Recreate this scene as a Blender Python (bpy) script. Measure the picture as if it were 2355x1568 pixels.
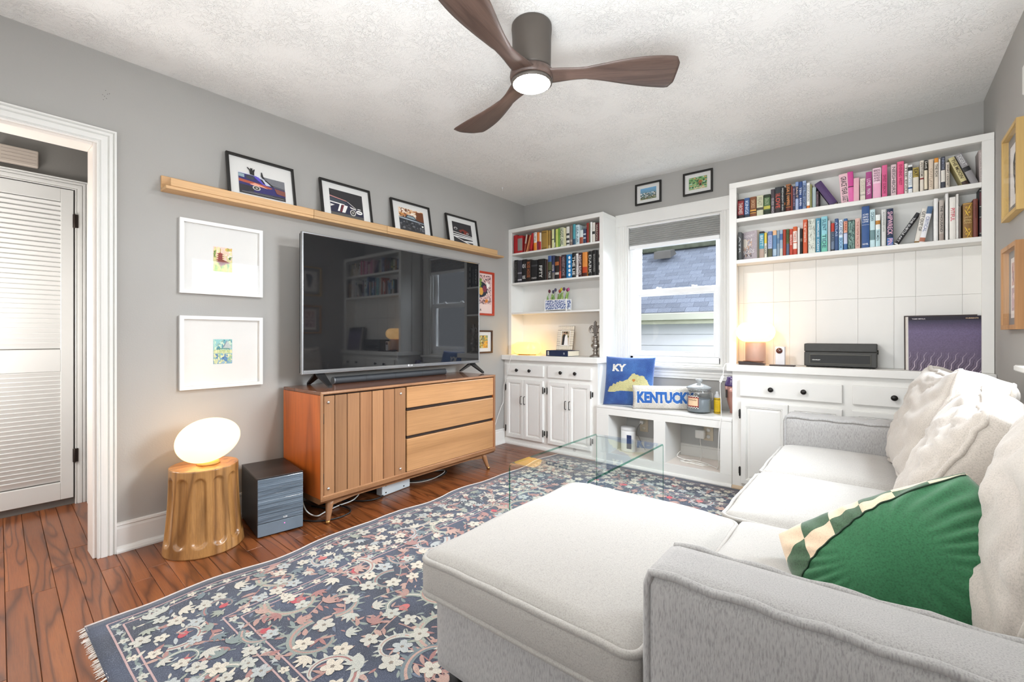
import bpy, bmesh, math, random
from mathutils import Vector, Matrix, Euler, noise
R=math.radians
scene=bpy.context.scene
for o in list(bpy.data.objects): bpy.data.objects.remove(o)
COL=scene.collection
random.seed(7)

# ------------------------------------------------------------------ camera
CAMP=Vector((2.92,0.0,1.068)); YAW=R(39.16); FPX=1039.3; CXP=1177.5; V0=771.8
cam=bpy.data.cameras.new('camera'); camo=bpy.data.objects.new('camera',cam); COL.objects.link(camo)
camo.location=CAMP; camo.rotation_euler=(R(90),0,YAW)
cam.sensor_width=36; cam.lens=36*FPX/2355; cam.shift_y=-(784-V0)/2355; cam.clip_start=.02; cam.clip_end=200
scene.camera=camo
# ------------------------------------------------------------------ world, daylight and exposure
scene.view_settings.view_transform='Standard'; scene.view_settings.look='None'
scene.view_settings.gamma=1; scene.view_settings.use_curve_mapping=False
scene.view_settings.exposure=0.45
W=bpy.data.worlds.new('sky'); scene.world=W; W.use_nodes=True
bgn=W.node_tree.nodes['Background']; bgn.inputs[0].default_value=(.9,.94,1,1); bgn.inputs[1].default_value=.72
def area(name,loc,rot,sx,sy,power,color=(1,1,1),spread=180):
    l=bpy.data.lights.new(name,'AREA'); l.shape='RECTANGLE'; l.size=sx; l.size_y=sy; l.energy=power; l.color=color; l.spread=R(spread)
    o=bpy.data.objects.new(name,l); COL.objects.link(o); o.location=loc; o.rotation_euler=rot; return o
area('daylight_side_window',(5.0,2.18,2.9),(0,R(58),0),3.2,3.0,880,(.9,.955,1))          # overcast daylight outside the right-hand window
area('daylight_back_window',(1.56,5.3,2.9),(R(-58),0,0),3.0,2.4,640,(.9,.955,1))          # overcast daylight outside the window in the back wall
area('ceiling_fill',(2.55,.45,1.15),(R(152),0,R(0)),1.0,.7,30,(.93,.97,1))               # unseen upward fill added to brighten the ceiling
area('rear_fill',(1.5,-.55,1.1),(R(90),0,0),2.6,1.7,16,(.92,.965,1))                # unseen fill added in front of the rear wall to brighten the room
hl=bpy.data.lights.new('hall_fill','POINT'); hl.energy=40; hl.shadow_soft_size=.25; hl.color=(1,.98,.95); hlo=bpy.data.objects.new('hall_fill',hl); COL.objects.link(hlo); hlo.location=(-.5,-.45,1.15)   # unseen point light added to brighten the closet door
cy=scene.cycles
cy.max_bounces=10; cy.diffuse_bounces=5; cy.glossy_bounces=5; cy.transmission_bounces=8; cy.transparent_max_bounces=12
cy.caustics_reflective=False; cy.caustics_refractive=False; cy.sample_clamp_indirect=6; cy.use_denoising=True

# ------------------------------------------------------------------ helpers
def lin(c):
    if isinstance(c,str):
        c=c.lstrip('#'); c=tuple(int(c[i:i+2],16)/255 for i in (0,2,4))
    return tuple(x/12.92 if x<=.04045 else ((x+.055)/1.055)**2.4 for x in c[:3])
def PX(u,v,Y):
    d=Vector((-math.sin(YAW),math.cos(YAW),0))+(u-CXP)/FPX*Vector((math.cos(YAW),math.sin(YAW),0))+Vector((0,0,(V0-v)/FPX))
    return CAMP+d*((Y-CAMP.y)/d.y)
MATS={}
class NT:
    def __init__(s,name):
        s.m=bpy.data.materials.new(name); s.m.use_nodes=True; s.t=s.m.node_tree; s.b=s.t.nodes['Principled BSDF']
    def n(s,typ,**k):
        nd=s.t.nodes.new(typ)
        for a,v in k.items():
            if a.startswith('i_'):
                key=a[2:]; key=int(key) if key.isdigit() else key
                nd.inputs[key].default_value=v
            else: setattr(nd,a,v)
        return nd
    def l(s,a,b): s.t.links.new(a,b)
    def ramp(s,src,stops,interp='LINEAR'):
        r=s.n('ShaderNodeValToRGB'); r.color_ramp.interpolation=interp
        e=r.color_ramp.elements
        while len(e)<len(stops): e.new(.5)
        for i,(p,c) in enumerate(stops): e[i].position=p; e[i].color=(*c,1) if len(c)==3 else c
        s.l(src,r.inputs[0]); return r.outputs[0]
    def coord(s,which='Object',scale=(1,1,1),rand=0,rot=(0,0,0)):
        tc=s.n('ShaderNodeTexCoord'); mp=s.n('ShaderNodeMapping'); mp.inputs['Scale'].default_value=scale; mp.inputs['Rotation'].default_value=rot
        src=tc.outputs[which]
        if rand:
            oi=s.n('ShaderNodeObjectInfo'); mu=s.n('ShaderNodeMath',operation='MULTIPLY',i_1=rand); s.l(oi.outputs['Random'],mu.inputs[0])
            ad=s.n('ShaderNodeVectorMath',operation='ADD'); s.l(src,ad.inputs[0]); s.l(mu.outputs[0],ad.inputs[1]); src=ad.outputs[0]
        s.l(src,mp.inputs[0]); return mp.outputs[0]
    def noise(s,vec,scale,detail=3,rough=.5,dist=0):
        nd=s.n('ShaderNodeTexNoise'); nd.inputs['Scale'].default_value=scale; nd.inputs['Detail'].default_value=detail
        nd.inputs['Roughness'].default_value=rough; nd.inputs['Distortion'].default_value=dist
        if vec: s.l(vec,nd.inputs['Vector'])
        return nd.outputs[0]
    def math(s,op,a,b=None,c=None):
        nd=s.n('ShaderNodeMath',operation=op)
        for i,x in enumerate((a,b,c)):
            if x is None: continue
            if isinstance(x,(int,float)): nd.inputs[i].default_value=x
            else: s.l(x,nd.inputs[i])
        return nd.outputs[0]
    def mix(s,f,a,b,mode='MIX'):
        nd=s.n('ShaderNodeMix',data_type='RGBA',blend_type=mode)
        for i,x in ((0,f),(6,a),(7,b)):
            if isinstance(x,(int,float)): nd.inputs[i].default_value=x
            elif isinstance(x,tuple): nd.inputs[i].default_value=(*x,1)
            else: s.l(x,nd.inputs[i])
        return nd.outputs[2]
    def bump(s,h,strength=.3,dist=.002):
        b=s.n('ShaderNodeBump'); b.inputs['Strength'].default_value=strength; b.inputs['Distance'].default_value=dist
        s.l(h,b.inputs['Height']); s.l(b.outputs[0],s.b.inputs['Normal'])
    def set(s,**k):
        for a,v in k.items():
            a={'col':'Base Color','rough':'Roughness','metal':'Metallic','spec':'Specular IOR Level','trans':'Transmission Weight','coat':'Coat Weight','sheen':'Sheen Weight','ior':'IOR','alpha':'Alpha','estr':'Emission Strength','ecol':'Emission Color','sub':'Subsurface Weight'}[a]
            if isinstance(v,tuple): v=(*v,1)
            s.b.inputs[a].default_value=v
        return s
def paint(name,c,rough=.5,var=.04,scale=3,bump=0,bscale=60,bdist=.001,**k):
    """paint / plastic / paper with a faint procedural unevenness"""
    if name in MATS: return MATS[name]
    s=NT(name); c=lin(c); s.set(rough=rough,**k)
    v=s.coord('Object'); nz=s.noise(v,scale,3)
    s.l(s.ramp(nz,[(.3,tuple(x*(1-var) for x in c)),(.7,tuple(min(1,x*(1+var)) for x in c))]),s.b.inputs['Base Color'])
    if bump: s.bump(s.noise(v,bscale,3),bump,bdist)
    MATS[name]=s.m; return s.m
def flat(c,rough=.55):
    key='col_%s_%s'%(c,rough)
    if key not in MATS: paint(key,c,rough,.05,20)
    return MATS[key]
def wood(name,c1,c2,c3,axis=0,ring=10,stretch=14,rough=.4,rand=3.0,fine=.35,bump=.15,size=1.0,coat=0,dark=.55):
    """c1..c3 light to dark, grain along axis"""
    s=NT(name); s.set(rough=rough,coat=coat); c1,c2,c3=map(lin,(c1,c2,c3))
    sc=[size*1.0]*3; sc[axis]=size/stretch
    v=s.coord('Object',tuple(sc),rand)
    n1=s.noise(v,ring*.35,2,.5,.3)
    band=s.math('FRACT',s.math('MULTIPLY',n1,ring))
    tri=s.math('ABSOLUTE',s.math('SUBTRACT',band,.5))
    base=s.ramp(n1,[(.3,c1),(.5,c2),(.7,c1)])
    lines=s.ramp(tri,[(.0,(1,1,1)),(.16,(.25,.25,.25)),(.3,(0,0,0))])
    sc2=[size*1.0]*3; sc2[axis]=size/(stretch*4)
    n2=s.noise(s.coord('Object',tuple(sc2),rand),170,3,.7)
    fib=s.ramp(n2,[(.4,(0,0,0)),(.65,(1,1,1))])
    col=s.mix(s.math('MULTIPLY',lines,dark),base,c3)
    col=s.mix(s.math('MULTIPLY',fib,fine),col,c3)
    big=s.noise(s.coord('Object',(1,1,1),rand*7),1.7,2)
    oi=s.n('ShaderNodeObjectInfo')
    vv=s.math('ADD',.78,s.math('MULTIPLY',oi.outputs['Random'],.34)) if rand else .95
    hs=s.n('ShaderNodeHueSaturation'); s.l(col,hs.inputs['Color'])
    if rand: s.l(s.math('ADD',vv,s.math('MULTIPLY',s.math('SUBTRACT',big,.5),.3)),hs.inputs['Value'])
    s.l(hs.outputs[0],s.b.inputs['Base Color'])
    if bump: s.bump(s.math('ADD',s.math('MULTIPLY',lines,-1),s.math('MULTIPLY',fib,-.6)),bump,.0006)
    MATS[name]=s.m; return s.m
def emit(name,c,strength,rough=.3):
    s=NT(name); s.set(col=lin(c),ecol=lin(c),estr=strength,rough=rough); MATS[name]=s.m; return s.m
def thin_glass(name,tint=(1,1,1),refl=1.0,haze=0):
    s=NT(name); t=s.t; out=t.nodes['Material Output']; t.nodes.remove(s.b)
    tr=s.n('ShaderNodeBsdfTransparent'); tr.inputs[0].default_value=(*tint,1)
    gl=s.n('ShaderNodeBsdfGlossy'); gl.inputs['Roughness'].default_value=.01
    fr=s.n('ShaderNodeFresnel'); fr.inputs[0].default_value=1.45
    gm=s.n('ShaderNodeNewGeometry'); mx=s.n('ShaderNodeMixShader'); s.l(s.math('MULTIPLY',s.math('MULTIPLY',fr.outputs[0],refl),s.math('SUBTRACT',1,gm.outputs['Backfacing'])),mx.inputs[0]); s.l(tr.outputs[0],mx.inputs[1]); s.l(gl.outputs[0],mx.inputs[2])
    s.l(mx.outputs[0],out.inputs[0]); MATS[name]=s.m; return s.m

WORLD={}
def wloc(o): return WORLD.get(o.name,Vector((0,0,0)))
def mk(name,me,mats=None,parent=None,local=False,smooth=False,at=None,kind=None,label=None):
    """link a mesh (or bmesh) given in world coordinates; local=True when already in the parent's frame"""
    if isinstance(me,bmesh.types.BMesh):
        m=bpy.data.meshes.new(name); me.normal_update(); me.to_mesh(m); me.free(); me=m
    if mats is not None:
        if not isinstance(mats,(list,tuple)): mats=[mats]
        if len(me.materials)==0:
            for x in mats: me.materials.append(x)
    o=bpy.data.objects.new(name,me); COL.objects.link(o)
    if parent is not None:
        o.parent=parent
        if not local: me.transform(Matrix.Translation(-wloc(parent)))
        WORLD[o.name]=wloc(parent)
    elif at is not None:
        me.transform(Matrix.Translation(-Vector(at))); o.location=at; WORLD[o.name]=Vector(at)
    if smooth:
        for p in me.polygons: p.use_smooth=True
    if kind: o['kind']=kind
    if label: o['label']=label
    return o
def thing(name,label,cat,at=(0,0,0),rot=None,group=None):
    o=bpy.data.objects.new(name,None); COL.objects.link(o); o.location=at; o.empty_display_size=.05
    WORLD[o.name]=Vector(at)
    if rot is not None: o.rotation_euler=rot
    tag(o,label,cat,group); return o
def tag(o,label,cat,group=None):
    o['label']=label; o['category']=cat
    if group: o['group']=group
    return o
def struct(o,label=None):
    o['kind']='structure'
    if label: o['label']=label
    return o
def bm_new(): return bmesh.new()
def box(bm,x0,x1,y0,y1,z0,z1,bev=0,seg=1,mi=0):
    r=bmesh.ops.create_cube(bm,size=1)
    vs=r['verts']; sx,sy,sz=x1-x0,y1-y0,z1-z0
    for v in vs: v.co=Vector((x0+(v.co.x+.5)*sx,y0+(v.co.y+.5)*sy,z0+(v.co.z+.5)*sz))
    fs=list({f for v in vs for f in v.link_faces})
    for f in fs: f.material_index=mi
    if bev:
        es=list({e for v in vs for e in v.link_edges})
        bev=min(bev,abs(sx)*.45,abs(sy)*.45,abs(sz)*.45)
        q=bmesh.ops.bevel(bm,geom=es,offset=bev,segments=seg,profile=.5,affect='EDGES')
        for f in q['faces']: f.material_index=mi
    return bm
def B(x0,x1,y0,y1,z0,z1,bev=0,seg=1): return box(bm_new(),x0,x1,y0,y1,z0,z1,bev,seg)
def lathe(bm,prof,c=(0,0,0),n=32,axis='z',mi=0,sx=1,sy=1):
    """prof: list of (r,h) bottom to top; closed at r=0 ends"""
    rows=[]
    c=Vector(c)
    def P(r,h,a):
        x,y=r*math.cos(a)*sx,r*math.sin(a)*sy
        return c+(Vector((x,y,h)) if axis=='z' else Vector((x,-h,y)) if axis=='-y' else Vector((h,x,y)))
    for r,h in prof:
        if r<1e-6: rows.append([bm.verts.new(P(0,h,0))])
        else: rows.append([bm.verts.new(P(r,h,2*math.pi*i/n)) for i in range(n)])
    for a,b in zip(rows,rows[1:]):
        for i in range(n):
            j=(i+1)%n
            try:
                if len(a)==1 and len(b)==1: continue
                if len(a)==1: f=bm.faces.new((a[0],b[j],b[i]))
                elif len(b)==1: f=bm.faces.new((a[i],a[j],b[0]))
                else: f=bm.faces.new((a[i],a[j],b[j],b[i]))
                f.material_index=mi; f.smooth=True
            except ValueError: pass
    if len(rows[0])>1:
        f=bm.faces.new(list(reversed(rows[0]))); f.material_index=mi
    if len(rows[-1])>1:
        f=bm.faces.new(rows[-1]); f.material_index=mi
    return bm
def smooth_path(pts,k=6):
    pts=[Vector(p) for p in pts]; out=[]
    for i in range(len(pts)-1):
        p0=pts[max(i-1,0)];p1=pts[i];p2=pts[i+1];p3=pts[min(i+2,len(pts)-1)]
        for j in range(k):
            t=j/k
            out.append(.5*((2*p1)+(-p0+p2)*t+(2*p0-5*p1+4*p2-p3)*t*t+(-p0+3*p1-3*p2+p3)*t**3))
    out.append(pts[-1]); return out
def tube(bm,pts,r,n=8,mi=0,closed=False,rfun=None):
    pts=[Vector(p) for p in pts]; rows=[]; m=len(pts); up=Vector((0,0,1)); prev=None
    for i,p in enumerate(pts):
        a=pts[(i-1)%m] if (closed or i>0) else p; b=pts[(i+1)%m] if (closed or i<m-1) else p
        t=(b-a)
        t=t.normalized() if t.length>1e-9 else Vector((0,0,1))
        if prev is None:
            x=t.cross(up)
            if x.length<1e-3: x=t.cross(Vector((1,0,0)))
        else:
            x=prev-t*prev.dot(t)
            if x.length<1e-6: x=t.cross(up)
        x.normalize(); prev=x; y=t.cross(x)
        rr=rfun(i/(m-1)) if rfun else r
        rows.append([bm.verts.new(p+x*rr*math.cos(2*math.pi*k/n)+y*rr*math.sin(2*math.pi*k/n)) for k in range(n)])
    rng=range(m) if closed else range(m-1)
    for i in rng:
        a,b=rows[i],rows[(i+1)%m]
        for k in range(n):
            f=bm.faces.new((a[k],a[(k+1)%n],b[(k+1)%n],b[k])); f.smooth=True; f.material_index=mi
    if not closed:
        bm.faces.new(list(reversed(rows[0]))).material_index=mi; bm.faces.new(rows[-1]).material_index=mi
    return bm
def prism(bm,poly,axis,a0,a1,mi=0):
    """extrude a polygon (2D list) along axis 'x','y' or 'z' from a0 to a1"""
    def P(p,a): return {'x':(a,p[0],p[1]),'y':(p[0],a,p[1]),'z':(p[0],p[1],a)}[axis]
    A=[bm.verts.new(P(p,a0)) for p in poly]; Bv=[bm.verts.new(P(p,a1)) for p in poly]; n=len(poly)
    fs=[bm.faces.new(A),bm.faces.new(list(reversed(Bv)))]
    for i in range(n): fs.append(bm.faces.new((A[i],Bv[i],Bv[(i+1)%n],A[(i+1)%n])))
    for f in fs: f.material_index=mi
    bmesh.ops.recalc_face_normals(bm,faces=fs); return bm
def sweep_rect(bm,path,prof,mi=0):
    """mitred moulding: path = list of (point, outward dir) handled for frames by caller"""
    return bm
def frame_ring(bm,u0,u1,v0,v1,prof,P,mi=0):
    """picture-frame ring with mitred corners. prof: closed list of (d inward from outer edge, h height above plane). P(u,v,h)->Vector"""
    n=len(prof); rows=[]
    for (d,h) in prof:
        rows.append([bm.verts.new(P(u0+d,v0+d,h)),bm.verts.new(P(u1-d,v0+d,h)),bm.verts.new(P(u1-d,v1-d,h)),bm.verts.new(P(u0+d,v1-d,h))])
    fs=[]
    for i in range(n):
        a,b=rows[i],rows[(i+1)%n]
        for k in range(4):
            f=bm.faces.new((a[k],a[(k+1)%4],b[(k+1)%4],b[k])); f.material_index=mi; fs.append(f)
    bmesh.ops.recalc_face_normals(bm,faces=fs); return bm
TXT={}
def text_mesh(s,bold=0.0,ext=.0):
    key=(s,bold,ext)
    if key in TXT: return TXT[key]
    c=bpy.data.curves.new('lettering','FONT'); c.body=s; c.size=1; c.align_x='CENTER'; c.align_y='CENTER'; c.offset=bold; c.extrude=ext; c.resolution_u=2
    o=bpy.data.objects.new('lettering',c); COL.objects.link(o)
    dg=bpy.context.evaluated_depsgraph_get(); me=bpy.data.meshes.new_from_object(o.evaluated_get(dg)); 
    bpy.data.objects.remove(o); bpy.data.curves.remove(c)
    me.materials.clear()
    TXT[key]=me; return me
def text(name,s,mat,parent,o,xd,yd,w,h,bold=0.0,local=False,fit=True):
    """flat lettering centred at o, running along xd, upright along yd, fitted in w x h"""
    me=text_mesh(s,bold).copy(); 
    if len(me.vertices)==0: return None
    xs=[v.co.x for v in me.vertices]; ys=[v.co.y for v in me.vertices]
    W_,H_=max(xs)-min(xs),max(ys)-min(ys); cx,cy_=(max(xs)+min(xs))/2,(max(ys)+min(ys))/2
    xd=Vector(xd).normalized(); yd=Vector(yd).normalized()
    sx=w/W_; sy=h/H_
    if not fit: sx=sy=min(sx,sy)
    o=Vector(o)
    for v in me.vertices: v.co=o+xd*((v.co.x-cx)*sx)+yd*((v.co.y-cy_)*sy)
    return mk(name,me,mat,parent,local)
# flat print: polygons with their own colours (print on paper, cloth or card)
def print_mat():
    if 'print' in MATS: return MATS['print']
    s=NT('print'); a=s.n('ShaderNodeVertexColor',layer_name='Col'); s.set(rough=.6)
    v=s.coord('Object'); nz=s.noise(v,240,2)
    s.l(s.mix(.12,a.outputs[0],s.ramp(nz,[(.35,(.0,.0,.0)),(.65,(1,1,1))]),'OVERLAY'),s.b.inputs['Base Color'])
    MATS['print']=s.m; return s.m
class Art:
    def __init__(s,P,lift=.0004): s.v=[];s.f=[];s.c=[];s.P=P;s.k=0;s.lift=lift
    def poly(s,pts,c,lay=None):
        if lay is None: s.k+=1; lay=s.k
        b=len(s.v); c=lin(c)
        for u,v in pts: s.v.append(s.P(u,v,lay*s.lift))
        s.f.append(tuple(range(b,b+len(pts)))); s.c.append(c)
    def rect(s,u0,v0,u1,v1,c,lay=None): s.poly([(u0,v0),(u1,v0),(u1,v1),(u0,v1)],c,lay)
    def ell(s,u,v,a,b,c,n=14,rot=0,lay=None):
        cr,sr=math.cos(rot),math.sin(rot)
        s.poly([(u+a*math.cos(t)*cr-b*math.sin(t)*sr,v+a*math.cos(t)*sr+b*math.sin(t)*cr) for t in [2*math.pi*i/n for i in range(n)]],c,lay)
    def grad(s,u0,v0,u1,v1,c0,c1,n=10,lay=None):
        if lay is None: s.k+=1; lay=s.k
        a,b=lin(c0),lin(c1)
        for i in range(n):
            t=i/(n-1); q=len(s.v); va=v0+(v1-v0)*i/n; vb=v0+(v1-v0)*(i+1)/n
            for u,v in ((u0,va),(u1,va),(u1,vb),(u0,vb)): s.v.append(s.P(u,v,lay*s.lift))
            s.f.append((q,q+1,q+2,q+3)); s.c.append(tuple(a[j]+(b[j]-a[j])*t for j in range(3)))
    def dabs(s,u0,v0,u1,v1,cols,n,r0,r1,seed=1,asp=1.0,lay=None):
        rg=random.Random(seed)
        if lay is None: s.k+=1; lay=s.k
        for i in range(n):
            r=rg.uniform(r0,r1); a=rg.random()*6.28
            u=min(max(rg.uniform(u0,u1),u0+r),u1-r); v=min(max(rg.uniform(v0,v1),v0+r*asp),v1-r*asp)
            s.ell(u,v,r,r*asp*rg.uniform(.4,1),rg.choice(cols),6,a,lay+i*.01/n*20)
    def build(s,name,parent,local=False,kind=None,mat=None,label=None):
        me=bpy.data.meshes.new(name); me.from_pydata([tuple(x) for x in s.v],[],s.f)
        at=me.color_attributes.new('Col','FLOAT_COLOR','CORNER'); i=0; data=[]
        for f,c in zip(s.f,s.c): data+= [c[0],c[1],c[2],1.0]*len(f)
        at.data.foreach_set('color',data)
        return mk(name,me,mat or print_mat(),parent,local,kind=kind,label=label)
# ------------------------------------------------------------------ materials of the shell
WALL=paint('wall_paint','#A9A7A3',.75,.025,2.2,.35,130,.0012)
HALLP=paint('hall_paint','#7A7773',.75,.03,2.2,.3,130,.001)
TRIM=paint('trim_paint','#E3E2DE',.38,.015,5,.05,40,.0006)
CAB=paint('cabinet_paint','#E9E8E4',.4,.02,4,.08,50,.0006)
JAMB=paint('jamb_paint','#E3DAD2',.45,.02,4)
def ceiling_mat():
    s=NT('ceiling_plaster'); s.set(rough=.85,col=lin('#EFEEEB'))
    v=s.coord('Object'); vd=s.n('ShaderNodeVectorMath',operation='ADD')
    wn=s.n('ShaderNodeTexNoise',i_Scale=7.0,i_Detail=2.0); s.l(v,wn.inputs['Vector'])
    sc=s.n('ShaderNodeVectorMath',operation='SCALE'); sc.inputs['Scale'].default_value=.09; s.l(wn.outputs[1],sc.inputs[0])
    s.l(v,vd.inputs[0]); s.l(sc.outputs[0],vd.inputs[1])
    n=s.noise(vd.outputs[0],34,2,.55,1.1)
    ridge=s.math('SUBTRACT',1,s.math('MULTIPLY',s.math('ABSOLUTE',s.math('SUBTRACT',n,.5)),30))
    ridge=s.math('MAXIMUM',ridge,0)
    n2=s.noise(vd.outputs[0],50,1,.5,.4)
    r2=s.math('MAXIMUM',s.math('SUBTRACT',1,s.math('MULTIPLY',s.math('ABSOLUTE',s.math('SUBTRACT',n2,.44)),34)),0)
    mask=s.ramp(s.noise(v,4.6,2,.5,.4),[(.34,(.12,.12,.12)),(.62,(1,1,1))])
    h=s.math('MULTIPLY',s.math('ADD',ridge,s.math('MULTIPLY',r2,.7)),mask)
    s.bump(h,.6,.004); MATS['ceiling_plaster']=s.m; return s.m
CEIL=ceiling_mat()
FLOORW=wood('floor_oak','#94572F','#7E4625','#3E1D0D',0,9,10,.3,5.0,.3,.2,2.6,.12,.75)
GAPM=paint('joint_dark','#2A160D',.8)
H=2.44; BY=3.79; RX=3.39
# ------------------------------------------------------------------ floor of single planks
struct(mk('floor',B(-1.2,RX+.14,-.74,BY+.12,-.06,-.012),GAPM),'floor of narrow red-brown oak boards'); FL=bpy.data.objects['floor']
WORLD['floor']=Vector((0,0,0))
pw=.0725; ang=R(-2.2); rg=random.Random(3)
lens=[.9,1.25,1.6]; pm={}
for L in lens:
    me=bpy.data.meshes.new('plank'); b=B(-L/2+.0006,L/2-.0006,-pw/2+.0007,pw/2-.0007,-.0125,0,.0012); b.to_mesh(me); b.free(); me.materials.append(FLOORW); pm[L]=me
rows=int(4.75/pw)+3; cnt=0
for r in range(rows):
    yc=-.72+r*pw; x=-1.25+rg.uniform(-.7,0)
    while x<3.5:
        L=rg.choice(lens); xc=x+L/2; x+=L
        y=yc-math.tan(R(2.2))*(xc-.4)
        if y<-.7 or y>BY+.05: continue
        # boards hidden below the rug and the sofa for their whole length are not needed
        if xc-L/2>1.05 and .45<y<3.3: continue
        if xc+L/2<-1.2 or (xc+L/2<-.1 and (y<-.7 or y>.6)): continue
        o=bpy.data.objects.new('plank',pm[L]); COL.objects.link(o); o.parent=FL; o.location=(xc,y,rg.uniform(-.0006,.0003)); o.rotation_euler=(0,0,ang); cnt+=1
print('planks',cnt)
# ------------------------------------------------------------------ walls, ceiling
DY0,DY1,DZ=-.46,.425,1.995          # doorway in the left wall
b=bm_new()
box(b,-.13,0,-.72,DY0,0,H); box(b,-.13,0,DY1,BY+.14,0,H); box(b,-.13,0,DY0,DY1,DZ,H)
struct(mk('wall_left',b,WALL),'light grey painted wall behind the television')
WX0,WX1,WZ0,WZ1=1.163,1.958,.82,2.045
b=bm_new()
box(b,-.13,WX0,BY,BY+.14,0,H); box(b,WX1,RX+.14,BY,BY+.14,0,H); box(b,WX0,WX1,BY,BY+.14,0,WZ0); box(b,WX0,WX1,BY,BY+.14,WZ1,H)
struct(mk('wall_back',b,WALL),'grey painted wall with the window and built-in shelves')
SY0,SY1,SZ0,SZ1=1.72,2.60,.95,2.035
b=bm_new()
box(b,RX,RX+.14,-.72,SY0,0,H); box(b,RX,RX+.14,SY1,BY+.14,0,H); box(b,RX,RX+.14,SY0,SY1,0,SZ0); box(b,RX,RX+.14,SY0,SY1,SZ1,H)
struct(mk('wall_right',b,WALL),'grey painted wall behind the sofa')
struct(mk('bounce_block',(lambda q:(box(q,-.13,WX0,BY+.141,BY+.16,-.55,3.0),box(q,WX1,RX+.14,BY+.141,BY+.16,-.55,3.0),box(q,WX0,WX1,BY+.141,BY+.16,-.55,WZ0),box(q,WX0,WX1,BY+.141,BY+.16,WZ1,3.0),q)[-1])(bm_new()),paint('bounce_block_dark','#4A3A34',.9,.2,12)),'unseen dark slabs added outside the window wall to cut bounced light')  # added dark slabs, out of view, that cut light bounced onto the neighbouring siding
struct(mk('wall_rear',B(-.13,RX+.14,-.74,-.6,0,H),WALL),'grey painted wall on the near side of the room')
struct(mk('ceiling',B(-1.2,RX+.14,-1.0,BY+.14,H,H+.08),CEIL),'white ceiling with swirled knockdown plaster')
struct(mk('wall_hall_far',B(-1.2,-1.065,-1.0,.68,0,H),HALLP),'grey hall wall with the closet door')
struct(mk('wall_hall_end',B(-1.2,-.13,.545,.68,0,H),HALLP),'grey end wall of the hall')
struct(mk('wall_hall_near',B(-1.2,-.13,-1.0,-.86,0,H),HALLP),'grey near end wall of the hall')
# ------------------------------------------------------------------ mouldings
def casing(bm,P,a0,a1,z0,zt,prof,bottom=False,mi=0):
    """three-sided casing round an opening a0..a1, up to zt; prof=(d outward, h off the wall)"""
    rows=[]
    for d,h in prof:
        rows.append([bm.verts.new(P(*q,h)) for q in ((a0-d,z0),(a0-d,zt+d),(a1+d,zt+d),(a1+d,z0))])
    n=len(prof); fs=[]
    for i in range(n):
        A,Bq=rows[i],rows[(i+1)%n]
        for k in range(3): fs.append(bm.faces.new((A[k],A[k+1],Bq[k+1],Bq[k])))
    fs.append(bm.faces.new([r[0] for r in rows])); fs.append(bm.faces.new([r[3] for r in reversed(rows)]))
    bmesh.ops.recalc_face_normals(bm,faces=fs); return bm
CP=[(0,0),(0,.016),(.006,.02),(.014,.014),(.018,.02),(.03,.021),(.046,.021),(.05,.014),(.056,.022),(.07,.022),(.074,.014),(.08,.024),(.088,.024),(.09,0)]
def scale_prof(p,w): k=w/p[-1][0]; return [(d*k,h) for d,h in p]
PL=lambda a,z,h: Vector((h,a,z))
t=struct(thing('trim_1','white fluted door casing around the hall doorway','trim'))
del t['category']
mk('casing',casing(bm_new(),PL,DY0,DY1-.002,0,DZ-.002,scale_prof(CP,.072)),TRIM,t)
b=bm_new(); box(b,-.13,.001,DY1-.016,DY1,0,DZ,.002); mk('jamb',b,JAMB,t)
b=bm_new(); box(b,-.13,.001,DY0,DY0+.016,0,DZ,.002); mk('jamb',b,JAMB,t)
b=bm_new(); box(b,-.13,.001,DY0+.016,DY1-.016,DZ-.016,DZ,.002); mk('head_jamb',b,JAMB,t)
mk('hall_casing',casing(bm_new(),lambda a,z,h:Vector((-.13-h,a,z)),DY0,DY1-.002,0,DZ-.002,scale_prof(CP,.072)),TRIM,t)
def base_prof(): return [(0,0),(.017,0),(.017,.02),(.012,.03),(.012,.115),(.009,.128),(.014,.132),(.012,.142),(0,.145)]
b=bm_new(); prism(b,base_prof(),'y',.492,3.455); struct(mk('baseboard_left',b,TRIM),'white baseboard under the television wall')
b=bm_new(); prism(b,[(0,0),(.03,0),(.03,.008),(.025,.02),(.017,.026),(.0,.026)],'y',.492,3.455); mk('shoe_moulding',b,TRIM,bpy.data.objects['baseboard_left'])
b=bm_new(); prism(b,[(-x-1.065+0,z) for x,z in [(-p[0],p[1]) for p in base_prof()]],'y',.53,.544); struct(mk('baseboard_hall',b,TRIM),'white baseboard in the hall corner')
b=bm_new(); prism(b,[(.545-p[0],p[1]) for p in base_prof()],'x',-1.02,-.2); struct(mk('baseboard_hall_end',b,TRIM),'white baseboard on the hall end wall')
# narrow casing on the hall end wall (edge of another door)
b=bm_new(); box(b,-1.0,-.93,.522,.5455,0,2.03,.004); struct(mk('trim_2',b,TRIM),'white casing strip on the hall end wall')
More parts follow.
